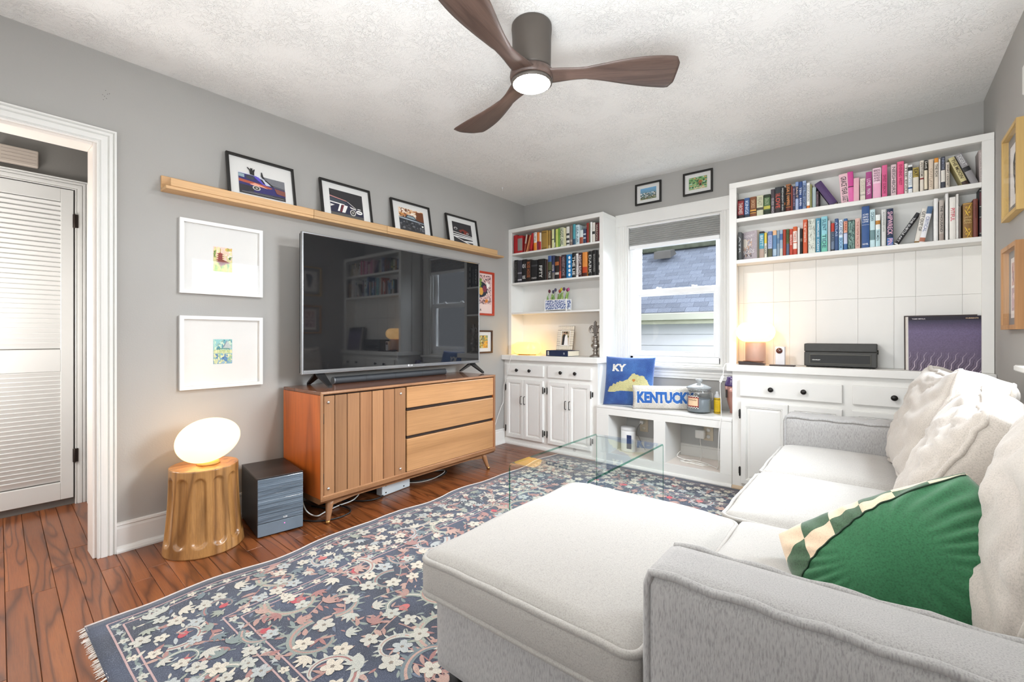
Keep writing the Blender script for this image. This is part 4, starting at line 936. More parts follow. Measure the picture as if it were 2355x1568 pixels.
def art_bmw(a):
    a.rect(0,0,1,1,'55565C'); a.rect(0,.0,1,.3,'35353A'); a.rect(0,.62,.55,1.0,'D5D6E2'); a.poly([(.5,1),(1,1),(1,.62),(.6,.72)],'77787E')
    a.poly([(0,.95),(.38,.95),(.52,.78),(.7,.6),(1,.55),(1,.2),(.05,.12),(0,.4)],'2E2A66'); a.poly([(.3,.93),(.42,.93),(.66,.6),(.52,.58)],'5C4FC0'); a.poly([(0,.68),(.5,.6),(.72,.52),(.66,.46),(.35,.5),(0,.55)],'B0563E'); a.poly([(.22,.5),(.34,.6),(.5,.52),(.62,.44),(.45,.47),(.3,.47)],'E8A68E')
    a.poly([(0,.93),(.12,.92),(.12,.76),(0,.78)],'8FA6B0'); a.poly([(.16,.91),(.34,.9),(.3,.72),(.16,.75)],'3A4048'); a.poly([(.42,.92),(.55,.86),(.68,.62),(.58,.6)],'C9CEDC'); a.poly([(.44,.88),(.5,.84),(.56,.66),(.52,.66)],'1E1E26')
    a.poly([(.56,.88),(.74,.62),(.72,.6),(.55,.82)],'1A1A1E'); a.poly([(.75,.55),(1,.5),(1,.25),(.8,.3)],'7E4A40'); a.poly([(.0,.42),(.3,.4),(.3,.15),(0,.12)],'2B2B33'); wheel(a,.36,.36,.085,1.35); a.rect(.05,.07,.95,.085,'A5A5A5'); a.rect(.2,.12,.7,.13,'8A8A8A')
    a.poly([(.24,.97),(.23,1.16),(.18,1.28),(.2,1.3),(.25,1.2),(.25,1.28),(.3,1.28),(.3,1.18),(.33,1.26),(.35,1.25),(.33,1.1),(.33,.95)],'201F20'); a.poly([(.5,.9),(.47,1.0),(.48,1.2),(.5,1.2),(.52,1.02),(.56,.88)],'201F20')
def art_seven(a):
    a.rect(0,0,1,1,'2C2B2E'); a.rect(0,0,1,.14,'55534F'); a.poly([(0,.72),(.5,.62),(.72,.42),(1,.36),(1,.14),(0,.14)],'22233C'); a.poly([(0,.75),(.5,.66),(.5,.63),(0,.71)],'C98F86'); a.poly([(.02,.68),(.48,.6),(.52,.5),(0,.54)],'3E4650')
    a.poly([(0,.53),(.42,.5),(.42,.46),(0,.49)],'F0EEEA'); a.poly([(.28,.48),(.33,.48),(.26,.2),(.2,.2)],'F0EEEA'); a.poly([(.35,.47),(.41,.47),(.32,.18),(.27,.18)],'6E2B33'); a.poly([(.41,.47),(.52,.46),(.42,.18),(.33,.18)],'E9E7E4'); a.poly([(.5,.63),(.53,.63),(.78,.42),(.75,.42)],'D5D2CE')
    wheel(a,.66,.24,.09,1.3); a.ell(.86,.3,.1,.075,'EFEDEA',18); a.rect(.8,.285,.92,.315,'3A3C44'); a.poly([(.57,.46),(.76,.4),(.76,.36),(.6,.4)],'E4E2E0'); a.ell(.86,.42,.06,.02,'DAD8D6',10); a.poly([(0,.42),(.12,.4),(0,.32)],'D9D7D4')
    for i in range(6): a.rect(.05+i*.09,-.06,.1+i*.09,-.02,'26262A'); a.rect(.07+i*.09,-.12,.11+i*.09,-.08,'26262A')
def art_street(a):
    a.rect(0,0,1,1,'3A3A3D'); a.rect(0,.6,1,1,'E9D3BC'); a.dabs(0,.6,1,1,['C98B4E','F3E6D8','A8612E','E2B98E','7A5238'],90,.02,.08,3); a.rect(.7,.55,1,.95,'6E3D20'); a.poly([(0,.6),(.25,.62),(.32,.74),(.6,.72),(.72,.58),(1,.52),(1,.2),(0,.28)],'2E3238'); a.poly([(.3,.62),(.36,.71),(.58,.69),(.66,.59)],'8FA0A8'); a.poly([(0,.58),(.3,.57),(.75,.52),(1,.48),(1,.46),(0,.54)],'AEBAC4'); a.dabs(.0,.1,1,.5,['4A4C50','26282B','6E7074'],60,.02,.07,5); a.ell(.92,.34,.04,.04,'F4F2EC',10)
def art_curve(a):
    a.rect(0,0,1,1,'2F2E31'); a.poly([(.3,.62),(.55,.72),(.8,.62),(.85,.52),(.6,.47),(.4,.52)],'7E3126'); a.ell(.5,.55,.07,.06,'1B1B1D',12); a.ell(.76,.53,.06,.05,'B8B6B2',12); a.ell(.76,.53,.035,.03,'222'*2,10); a.ell(.15,.68,.09,.06,'C9C9C6',12); a.ell(.15,.67,.06,.04,'2F2E31',10)
    for i,(v0,v1,w) in enumerate(((.52,.42,.03),(.42,.36,.045),(.33,.3,.06))): a.poly([(0,v0),(1,v1),(1,v1-w),(0,v0-w)],'E9E8E5')
    a.poly([(0,.28),(.08,.28),(.95,.0),(.8,.0)],'E4E3E0'); a.poly([(.5,.14),(1,.2),(1,.1),(.62,.1)],'E4E3E0')
gP='framed car photographs leaning on the picture ledges'
lean=math.atan2(.052,.285)
vd=(-math.sin(lean),0,math.cos(lean))
for (yc,art,aw,ah,lab) in ((1.158,art_bmw,.262,.128,'black framed photo of a blue and orange race car with cheering silhouettes'),(1.712,art_seven,.25,.19,'black framed photo of a navy race car with white number stripes'),(2.274,art_street,.245,.19,'black framed photo of a dark car in a sunlit autumn street'),(2.836,art_curve,.235,.19,'black framed photo of a small red racer on striped track kerbs')):
    w_,h_=.382,.287; cz=1.8388+math.cos(lean)*h_/2; cxx=.066-math.sin(lean)*h_/2
    framed('framed_photograph',lab,'picture',(cxx,yc,cz),(0,1,0),vd,w_,h_,.013,.017,BLK,art,aw,ah,0,-.006 if art is not art_bmw else -.022,gP)
WHF=paint('frame_white','#E4E3E0',.4,.01,8)
def art_pagoda(a):
    a.grad(0,0,1,1,'A9C04E','F2C9BE',12); a.dabs(0,.0,1,.35,['8FB33E','C9CF6A','6E9A3A','E2D27A','B6C98E'],70,.05,.13,2); a.dabs(0,.4,1,1,['F3D9A8','EFC6B8','D9CF8E','F6E3D4'],40,.05,.12,4); a.dabs(.0,.55,.16,.9,['5E7A3A','8FA34E'],14,.03,.07,6); a.dabs(.62,.85,1,1,['A9A04E','D2B25A'],14,.03,.08,6); a.dabs(.8,.5,1,.66,['5E8A3A','3E5A2A'],9,.02,.05,6)
    a.poly([(.35,.95),(.37,.95),(.375,.76),(.345,.76)],'6E2A22')
    for z,w in ((.7,.2),(.62,.21),(.54,.22),(.46,.25)): a.poly([(.36-w,z),(.36-w*.5,z+.045),(.36,z+.07),(.36+w*.5,z+.045),(.36+w,z)],'8E2F26'); a.rect(.36-w*.5,z-.03,.36+w*.5,z,'5A2620')
    a.poly([(.14,.4),(.36,.5),(.62,.46),(.9,.38),(.8,.35),(.5,.33),(.3,.34)],'7E3A2A'); a.rect(.3,.28,.62,.35,'6A3028'); a.poly([(.3,.28),(.5,.28),(.4,.2)],'8E5A34')
def art_garden(a):
    a.grad(0,0,1,1,'7FA6B8','8FC6C4',10); a.dabs(0,.5,1,1,['6FAEB8','A9D2C4','4E8E9E','C9DCC4','8FB3A6'],60,.05,.12,7); a.poly([(.5,.68),(.72,.95),(.95,.7),(.95,.62),(.55,.6)],'B9C0BE'); a.poly([(.5,.7),(.72,.97),(.74,.94),(.55,.66)],'7E8A94'); a.rect(.2,.6,.85,.64,'5E8A7E'); a.dabs(0,.4,1,.6,['C9CF9E','D9D9A6','B9C68E'],40,.05,.1,8); a.dabs(0,0,1,.42,['5A86B0','8FB0C6','C9CFA0','E2DFA6','4A6E9E','9FBE8E'],80,.04,.11,9)
for zc,art,lab in ((1.5005,art_pagoda,'white framed print with a tiny red pagoda, upper of two left of television'),(.9755,art_garden,'white framed print with a tiny blue-green garden, lower of two left of television')):
    framed('framed_print',lab,'picture',(.0015,.9595,zc),(0,1,0),(0,0,1),.418,.404 if zc>1 else .402,.019,.022,WHF,art,.096,.14,0,.002,'white framed prints')
REDF=paint('frame_red','#B5402A',.4,.05,20); BRNF=paint('frame_brown','#43271C',.35,.08,20)
def art_bowl(a):
    a.rect(0,0,1,1,'E9D3CC'); a.rect(.04,.22,.96,.97,'D9B8B4'); a.dabs(.04,.22,.96,.97,['2B2430','3A2E36','EFE0DA','7E4A5E','C98F7E','2B2430'],520,.012,.03,3,.75); a.ell(.42,.6,.34,.2,'232839',22); a.ell(.3,.72,.14,.16,'6E8E3E',14); a.dabs(.2,.62,.5,.88,['8FA84E','5E7A34','A9B85E'],26,.02,.06,3,.8); a.ell(.44,.55,.11,.1,'D9A24A',14); a.ell(.62,.62,.11,.09,'7E3448',14); a.poly([(.68,.82),(.9,.72),(.74,.62)],'F2EDE6'); a.dabs(.62,.26,.8,.36,['D98A3A','C9722E'],14,.02,.05,3,.75)
    a.rect(.04,.22,.96,.225,'E9D3CC')
t=framed('framed_poster','red framed fruit bowl poster on speckled ground, half hidden behind the television','picture',(.0015,3.133,1.4685),(0,1,0),(0,0,1),.315,.415,.019,.02,REDF,art_bowl,.27,.37,0,0,None)
text('lettering','IA',flat('2A2422'),t,(.0085,3.105,1.313),(0,1,0),(0,0,1),.03,.022,.02)
def art_field(a):
    a.grad(0,0,1,1,'B99A3E','8E8A5E',8); a.dabs(0,0,1,1,['D9A83E','5E7A4A','C9C08A','8E9A6E','E2B64E','6E5A3A'],90,.04,.12,5); a.dabs(.6,0,1,.6,['E2A63A','D98F2E'],20,.05,.1,6)
framed('framed_print','brown framed little landscape print below the red poster, half behind television','picture',(.0015,3.125,1.011),(0,1,0),(0,0,1),.285,.216,.014,.018,BRNF,art_field,.17,.12,0,0,None)
def art_city(a):
    a.grad(0,0,1,1,'6E7A5A','6FA6CE',8); a.dabs(0,.1,1,.6,['EDEDE8','C9CCC8','8E958E','5E6A5E','D9DDE0','3A443A'],110,.02,.06,5,1.2); a.dabs(0,0,1,.25,['3E4A3A','6E7A5E','A99A6E'],40,.03,.07,6)
def art_park(a):
    a.grad(0,0,1,1,'9AB07E','6E9A5E',6); a.dabs(0,.1,1,1,['5E9A52','8FBE7A','3E7A4E','C9A06A','A9D0B8','2E5E3E'],110,.03,.08,5,1.3); a.rect(.55,.25,.72,.55,'8E6A4A'); a.poly([(.5,.55),(.63,.75),(.77,.55)],'A9622E'); a.ell(.64,.35,.05,.1,'3A2A22',8); a.dabs(.2,.0,.9,.2,['D9C9A6','C9B48E'],12,.04,.09,7)
for xc,zc,art,lab in ((1.362,2.302,art_city,'small black framed city view above the window, left one'),(1.777,2.304,art_park,'small black framed garden view above the window, right one')):
    framed('framed_print',lab,'picture',(xc,BY-.0015,zc),(1,0,0),(0,0,1),.231,.184,.0135,.018,BLK,art,.142,.098,0,0,'small black frames above the window')
OAKF=wood('frame_oak','#C99A6A','#B98A5A','#8A5E36',2,6,10,.5,1,.25,.1); YELF=wood('frame_ash','#D9B97A','#CBAA6A','#A98850',2,6,10,.5,1,.25,.1)
def art_dog(a):
    a.rect(0,0,1,1,'EDE9E6'); a.poly([(.3,.7),(.4,.82),(.55,.86),(.72,.78),(.75,.6),(.66,.45),(.6,.2),(.45,.14),(.42,.35),(.32,.5)],'3A3A3C'); a.dabs(.35,.25,.68,.8,['2A2A2C','55565A','77787C'],40,.02,.06,3); a.ell(.68,.78,.09,.07,'2A2A2C',9,.5)
def art_two(a):
    a.rect(0,0,1,1,'E6DEDA'); a.rect(.1,.54,.9,.92,'C9A49A'); a.rect(.1,.12,.9,.5,'B59AA0'); a.dabs(.15,.58,.85,.88,['D9B9AE','A9766A','EFD9CE','8E6A72'],30,.05,.12,3); a.dabs(.15,.16,.85,.46,['C9A9AE','8E6E7A','E2CBC6'],30,.05,.12,4)
GREY=paint('mat_grey','#8E8C8A',.7)
framed('framed_print','pale wood frame with a dark animal portrait on the right wall, upper one','picture',(RX-.0015,2.955,1.79),(0,-1,0),(0,0,1),.305,.385,.016,.026,YELF,art_dog,.2,.27,0,0,None,True,GREY)
framed('framed_print','oak frame holding two stacked pinkish photos on the right wall, lower one','picture',(RX-.0015,2.955,1.283),(0,-1,0),(0,0,1),.3,.375,.02,.028,OAKF,art_two,.17,.27,0,0,None,True,GREY)
# ------------------------------------------------------------------ ceiling fan
fn=thing('ceiling_fan','dark bronze flush ceiling fan with three walnut blades and a lit round lamp','fan',(1.725,1.605,H))
FC=Vector((1.725,1.605,0)); BRZ=paint('fan_bronze','#57504A',.5,.04,15,metal=.2)
BLW=wood('fan_walnut','#6A554C','#5A473F','#382B26',0,10,9,.42,.9,.45,.15,2.2,.05,.5)
b=bm_new(); lathe(b,[(.083,2.236),(.0845,2.25),(.086,2.38),(.089,2.42),(.088,2.434),(.084,2.4395)],FC,48); mk('motor_housing',b,BRZ,fn)
b=bm_new(); lathe(b,[(.088,2.192),(.094,2.197),(.097,2.21),(.095,2.228),(.084,2.2355)],FC,48); mk('blade_hub',b,BLW,fn)
b=bm_new(); lathe(b,[(.084,2.178),(.09,2.181),(.09,2.1915)],FC,48); mk('light_ring',b,BRZ,fn)
b=bm_new(); lathe(b,[(0,2.1665),(.04,2.168),(.07,2.172),(.0825,2.179),(.0825,2.186),(0,2.186)],FC,48); mk('light_diffuser',b,emit('fan_light','#FDFBFA',340),fn)
def blade(angle):
    n,m=34,8; L0,L1=.055,.625; b=bm_new(); ca,sa=1.0,0.0; up=[];dn=[]
    for i in range(n+1):
        s=i/n; r=L0+(L1-L0)*s
        if s<.35: ch=.105-.03*math.sin(min(s/.28,1)*math.pi/2)**2
        else: ch=.078+.107*math.sin(min((s-.3)/.62,1)*math.pi/2)**1.4
        if s>.94: ch*=math.sqrt(max(0,1-((s-.94)/.065)**2))*.35+.65 if s<1 else .62
        off=-.02*math.sin(s*math.pi)+.012*s; pit=-R(9)*min(1,.25+s*1.3); th=.006*(1-.5*s)+.003
        u_=[];d_=[]
        for j in range(m+1):
            t=j/m-.5; y=off+t*ch; h=math.sin(pit)*t*ch; tk=th*(1-(2*t)**4*.8); zc=2.212-.006*s+.0*h
            P=lambda z: Vector((r,y,z-2.44))
            u_.append(b.verts.new(P(zc+h+tk))); d_.append(b.verts.new(P(zc+h-tk)))
        up.append(u_); dn.append(d_)
    for i in range(n):
        for j in range(m):
            b.faces.new((up[i][j],up[i+1][j],up[i+1][j+1],up[i][j+1])); b.faces.new((dn[i][j],dn[i][j+1],dn[i+1][j+1],dn[i+1][j]))
        b.faces.new((up[i][0],dn[i][0],dn[i+1][0],up[i+1][0])); b.faces.new((up[i][m],up[i+1][m],dn[i+1][m],dn[i][m]))
    for i in (0,n):
        for j in range(m): b.faces.new((up[i][j],up[i][j+1],dn[i][j+1],dn[i][j]))
    bmesh.ops.recalc_face_normals(b,faces=b.faces)
    for f in b.faces: f.smooth=True
    o=mk('blade',b,BLW,fn,True); o.rotation_euler=(0,0,R(angle)); return o
for a in (34,161,281): blade(a)
dt=thing('ceiling_hook','small white hook on the ceiling near the far left corner','hook',(.21,3.19,H))
b=bm_new(); lathe(b,[(.011,-.001),(.011,-.006),(.004,-.01),(.003,-.03),(0,-.032)],(.21,3.19,H),12); mk('hook',b,flat('E2E2E0'),dt)
# ------------------------------------------------------------------ rug
RUGX0,RUGX1,RUGY0,RUGY1=.672,3.06,.293,3.405
def rug_dx(y): return .014*math.sin(y*7.3+.6)+.011*math.sin(y*13+1.7)+.006*math.sin(y*3.1)
def rug_z(x,y): return .0075+.004*noise.noise(Vector((x*3,y*3,0)))*(1 if x<1.6 else .3)+.002*noise.noise(Vector((x*9,y*9,4)))
def rugP(u,v,l=0):
    """u across from the television side, v from the near end, metres"""
    x=RUGX0+u+rug_dx(RUGY0+v)*max(0,1-u/.5); y=RUGY0+v
    return Vector((x,y,max(.005,rug_z(x,y))+l))
rug=thing('area_rug','faded navy floral rug with cream blossoms, pink leaves and light fringe','rug',(1.8,1.85,0))
UW,VW=RUGX1-RUGX0,RUGY1-RUGY0
b=bm_new(); nu,nv=80,104; g=[[b.verts.new(rugP(UW*i/nu,VW*j/nv)) for j in range(nv+1)] for i in range(nu+1)]
for i in range(nu):
    for j in range(nv): f=b.faces.new((g[i][j],g[i+1][j],g[i+1][j+1],g[i][j+1])); f.smooth=True
edge=[g[i][0] for i in range(nu+1)]+[g[nu][j] for j in range(1,nv+1)]+[g[i][nv] for i in range(nu-1,-1,-1)]+[g[0][j] for j in range(nv-1,0,-1)]
low=[b.verts.new((v.co.x,v.co.y,.0012)) for v in edge]
for i in range(len(edge)): k=(i+1)%len(edge); b.faces.new((edge[i],low[i],low[k],edge[k]))
s=NT('rug_ground'); s.set(rough=.95,sheen=.15); v=s.coord('Object'); n1=s.noise(v,420,2,.6); n2=s.noise(v,3.2,3)
base=s.ramp(n2,[(.35,lin('#2F333E')),(.65,lin('#3F475A'))]); spk=s.ramp(n1,[(.52,(0,0,0)),(.68,(1,1,1))])
s.l(s.mix(s.math('MULTIPLY',spk,.45),base,lin('#8A91A3')),s.b.inputs['Base Color']); s.bump(n1,.5,.002)
mk('pile',b,s.m,rug)
rm=NT('rug_print'); a_=rm.n('ShaderNodeVertexColor',layer_name='Col'); rm.set(rough=.95,sheen=.1); v=rm.coord('Object'); n1=rm.noise(v,420,2,.6)
rm.l(rm.mix(rm.math('MULTIPLY',rm.ramp(n1,[(.45,(0,0,0)),(.66,(1,1,1))]),.55),a_.outputs[0],lin('#5A5F6C')),rm.b.inputs['Base Color']); rm.bump(n1,.5,.002)
A=Art(lambda u,v,l:rugP(u,v,.0004+l),.00008)
CRM=['C9C3B4','BFBCB0','CFC6B5','B9BAB0','AFB3B1']; GRN=['7E8A85','89928A','949A8C','707D80','9EA294']; PNK=['A67C74','B08B7F','A2726B','B89789']; RED='B84A50'; LINE='B99A96'
rg=random.Random(21)
def leafpoly(u,v,L,wd,ang,c,lay,bend=0,n=6):
    ca,sa=math.cos(ang),math.sin(ang); top=[];bot=[]
    for i in range(n+1):
        t=i/n; w=wd*math.sin(math.pi*min(1,t*.92+.06))**.8*(1-.35*t); x=L*t; y=bend*L*t*t
        top.append((x,y+w)); bot.append((x,y-w))
    pts=top+bot[::-1]; A.poly([(u+x*ca-y*sa,v+x*sa+y*ca) for x,y in pts],c,lay)
def inside(u,v): return .006<u<UW-.01 and .006<v<VW-.01
def flower(u,v,r,c,lay,n=5,rot=None):
    rot=rg.random()*6 if rot is None else rot
    for k in range(n):
        a=rot+2*math.pi*k/n; A.ell(u+.58*r*math.cos(a),v+.58*r*math.sin(a),r*.46,r*.36,c,8,a,lay+.01*k)
    A.ell(u,v,r*.18,r*.18,'8A7F70',6,0,lay+.4)
def star(u,v,r,c,lay):
    k0=rg.random()*6; A.poly([(u+r*(1 if i%2==0 else .42)*math.cos(k0+math.pi*i/5),v+r*(1 if i%2==0 else .42)*math.sin(k0+math.pi*i/5)) for i in range(10)],c,lay)
def palm(u,v,r,ang,c,lay):
    for k in (-2,-1,0,1,2): leafpoly(u,v,r*(1-.13*abs(k)),r*.17,ang+k*.52,c,lay+.02*k,0,4)
def stroke(pts,w0,w1,c,lay):
    n=len(pts); L=[];Rr=[]
    for i,(x,y) in enumerate(pts):
        x0,y0=pts[max(i-1,0)]; x1,y1=pts[min(i+1,n-1)]; d=math.hypot(x1-x0,y1-y0) or 1; nx,ny=-(y1-y0)/d,(x1-x0)/d; w=w0+(w1-w0)*i/(n-1)
        L.append((x+nx*w,y+ny*w)); Rr.append((x-nx*w,y-ny*w))
    for i in range(n-1):
        q=[L[i],L[i+1],Rr[i+1],Rr[i]]
        if all(inside(*p) for p in q): A.poly(q,c,lay)
def scroll(u,v,r,ang,sgn,lay,c1,c2):
    """curling acanthus leaf ending in a spiral"""
    pts=[]
    for i in range(26):
        t=i/25; a=ang+sgn*(t*4.6); rr=r*(1-.72*t); pts.append((u+rr*math.cos(a),v+rr*math.sin(a)))
    stroke(pts,r*.15,r*.035,c1,lay); stroke(pts[:22],r*.045,r*.01,c2,lay+1.2)
    for i in range(2,20,2):
        a=math.atan2(pts[i+1][1]-pts[i][1],pts[i+1][0]-pts[i][0])
        if inside(*pts[i]): leafpoly(pts[i][0],pts[i][1],r*(.46-.012*i),r*.07,a-sgn*1.05,c1,lay+.3,-.25*sgn,4)
def vine(u,v,ang,L,lay,c=None):
    pts=[];a=ang;k=rg.uniform(-4,4)
    for i in range(14):
        pts.append((u,v)); u+=L/13*math.cos(a); v+=L/13*math.sin(a); a+=k*L/13
        if i%3==2 and inside(u,v):
            leafpoly(u,v,rg.uniform(.03,.055),rg.uniform(.008,.013),a+rg.choice((-1,1))*rg.uniform(.6,1.1),rg.choice(PNK),lay+1,rg.uniform(-.3,.3))
    stroke(pts,.0028,.002,c or rg.choice(PNK+GRN),lay)
def line(u0,v0,u1,v1,w,c,lay):
    n=max(1,int(math.hypot(u1-u0,v1-v0)/.04)); d=math.hypot(u1-u0,v1-v0); nx,ny=-(v1-v0)/d*w/2,(u1-u0)/d*w/2
    for i in range(n):
        a,c_=i/n,(i+1)/n; p=(u0+(u1-u0)*a,v0+(v1-v0)*a); q=(u0+(u1-u0)*c_,v0+(v1-v0)*c_)
        A.poly([(p[0]+nx,p[1]+ny),(q[0]+nx,q[1]+ny),(q[0]-nx,q[1]-ny),(p[0]-nx,p[1]-ny)],c,lay)
# border lines: margin, small flower band, wide scroll band, small flower band, field
def offs(dx,dy): return (dx,dy,UW-dx,VW-dy)
B1,B2,B3,B4=(.045,.053),(.088,.092),(.335,.338),(.38,.384)
for (du,dv) in (B1,B2,B3,B4):
    u0,v0,u1,v1=offs(du,dv)
    for seg in ((u0,v0,u1,v0),(u1,v0,u1,v1),(u1,v1,u0,v1),(u0,v1,u0,v0)): line(*seg,.006,LINE,2)
def band(ma,mb,step,fr):
    m=(ma[0]+mb[0])/2,(ma[1]+mb[1])/2; u0,v0,u1,v1=offs(*m)
    for (p,q) in (((u0,v0),(u1,v0)),((u1,v0),(u1,v1)),((u1,v1),(u0,v1)),((u0,v1),(u0,v0))):
        d=math.hypot(q[0]-p[0],q[1]-p[1]); n=int(d/step); a=math.atan2(q[1]-p[1],q[0]-p[0])
        for i in range(n):
            t=(i+.5)/n; u=p[0]+(q[0]-p[0])*t; v=p[1]+(q[1]-p[1])*t
            if u>2.3: continue
            if i%2==0: (star if i%4 else flower)(u,v,fr*rg.uniform(.9,1.1),rg.choice(CRM),6)
            else: leafpoly(u,v,.03,.007,a+rg.uniform(-.6,.6),rg.choice(GRN+PNK[:1]),5); leafpoly(u,v,.026,.006,a+math.pi+rg.uniform(-.6,.6),rg.choice(GRN),5)
band(B1,B2,.032,.017); band(B3,B4,.034,.018)
def clear_of(u,v,du,dv): return u>du and v>dv and u<UW-du and v<VW-dv
def in_wide(u,v): return clear_of(u,v,.1,.105) and not clear_of(u,v,.325,.33)
def in_field(u,v): return clear_of(u,v,.395,.4)
def vis(u,v): x,y=RUGX0+u,RUGY0+v; return not (x>2.55 and y<3.2) and not (x>2.05 and .9<y<1.6)
# large scrolls with red pomegranates, placed on a jittered lattice
def motif(u,v,r,lay,fld):
    a=rg.random()*6.28; sg=rg.choice((-1,1)); scroll(u,v,r,a,sg,lay,rg.choice(GRN+CRM[-2:]),rg.choice(PNK+CRM[:1]))
    if rg.random()<(.6 if fld else .42): A.ell(u+.06*r,v,r*.25,r*.19,RED if rg.random()<.8 else 'C46A66',12,a,lay+3); 
    for k in range(3): leafpoly(u,v,r*.42,r*.07,a+2+k*1.1,rg.choice(PNK),lay+2.5,.2)
pts_=[]
def place(test,n,rmin,rmax,dmin,fun):
    got=[]; tries=0
    while len(got)<n and tries<n*60:
        tries+=1; u,v=rg.uniform(.1,2.05),rg.uniform(.1,VW-.1)
        if not test(u,v) or not vis(u,v): continue
        if any((u-x)**2+(v-y)**2<dmin*dmin for x,y in got): continue
        got.append((u,v)); fun(u,v,rg.uniform(rmin,rmax))
    return got
place(in_field,85,.075,.125,.17,lambda u,v,r:motif(u,v,r,8,True))
W1=lambda u,v: clear_of(u,v,.17,.175) and not clear_of(u,v,.26,.265)
place(W1,75,.06,.09,.16,lambda u,v,r:motif(u,v,r,8,False))
place(in_field,150,.12,.26,.07,lambda u,v,r:vine(u,v,rg.random()*6.28,r,6))
place(in_wide,90,.06,.12,.05,lambda u,v,r:vine(u,v,rg.random()*6.28,r,6))
place(in_field,300,.028,.04,.078,lambda u,v,r:flower(u,v,r,rg.choice(CRM),22) if rg.random()<.55 else palm(u,v,r*1.7,rg.random()*6.28,rg.choice(CRM+PNK),22))
place(in_wide,330,.024,.034,.058,lambda u,v,r:flower(u,v,r,rg.choice(CRM),22) if rg.random()<.62 else palm(u,v,r*1.7,rg.random()*6.28,rg.choice(CRM+GRN),22))
place(in_field,900,.012,.03,.034,lambda u,v,r:leafpoly(u,v,r*1.5,r*.3,rg.random()*6.28,rg.choice(GRN+PNK+CRM[:2]+['6E7686','6E7686']),3,rg.uniform(-.4,.4),4))
place(in_wide,700,.012,.028,.03,lambda u,v,r:leafpoly(u,v,r*1.5,r*.3,rg.random()*6.28,rg.choice(GRN+CRM+['6E7686']),3,rg.uniform(-.4,.4),4))
A.build('woven_pattern',rug,kind='stuff',mat=rm.m)
b=bm_new(); FRG=paint('fringe','#D9D0C8',.9,.06,40); rg=random.Random(5)
for i in range(560):
    u=rg.random()*1.9; p=rugP(u,0); L=rg.uniform(.008,.022); dx=rg.uniform(-.006,.006); w=.0011
    q=[Vector((p.x-w,p.y+.004,.007)),Vector((p.x+w,p.y+.004,.007)),Vector((p.x+dx+w*.6,p.y-L,.0016)),Vector((p.x+dx-w*.6,p.y-L,.0016))]
    V=[b.verts.new(x) for x in q]+[b.verts.new(x-Vector((0,0,.0012))) for x in q]; b.faces.new(V[:4]); b.faces.new(V[4:][::-1])
    for k in range(4): b.faces.new((V[k],V[4+k],V[4+(k+1)%4],V[(k+1)%4]))
mk('fringe',b,FRG,rug,kind='stuff')
b=bm_new(); tube(b,[rugP(.0,VW*i/150,.0005) for i in range(151)],.0035,6); mk('bound_edge',b,paint('rug_binding','#C9BDB8',.9,.05,60),rug)
# ------------------------------------------------------------------ glass waterfall coffee table
gt=thing('coffee_table','clear bent glass waterfall coffee table with green edges on the rug','table',(1.645,2.295,.0))
gx0,gx1,gy0,gy1,gz=1.417,1.878,1.82,2.768,.4; th=.011; rb_=.022
def wf(off):
    pts=[(gy0+off,.0135)]
    for (cy,a0,a1) in ((gy0+rb_,180,90),(gy1-rb_,90,0)):
        for i in range(9): a=R(a0+(a1-a0)*i/8); pts.append((cy+(rb_-off)*math.cos(a),gz-rb_+(rb_-off)*math.sin(a)))
    pts.append((gy1-off,.0135)); return pts
po,pi_=wf(0),wf(th); b=bm_new(); n=len(po); 
ro=[[b.verts.new((x,y,z)) for y,z in po] for x in (gx0,gx1)]; ri=[[b.verts.new((x,y,z)) for y,z in pi_] for x in (gx0,gx1)]
for i in range(n-1):
    for (A_,C_,mi) in ((ro[0],ro[1],0),(ri[1],ri[0],0)):
        f=b.faces.new((A_[i],A_[i+1],C_[i+1],C_[i])); f.material_index=mi; f.smooth=(abs(po[i][0]-po[i+1][0])<.05 and abs(po[i][1]-po[i+1][1])<.05)
    for q in (0,1): f=b.faces.new((ro[q][i],ro[q][i+1],ri[q][i+1],ri[q][i])); f.material_index=1
for i in (0,n-1): f=b.faces.new((ro[0][i],ro[1][i],ri[1][i],ri[0][i])); f.material_index=1
bmesh.ops.recalc_face_normals(b,faces=b.faces)
tg=thin_glass('table_glass',(.965,.99,.985),.9)
ge=thin_glass('glass_edge',(.22,.5,.42),1.0) 
mk('bent_glass',b,[tg,ge],gt)
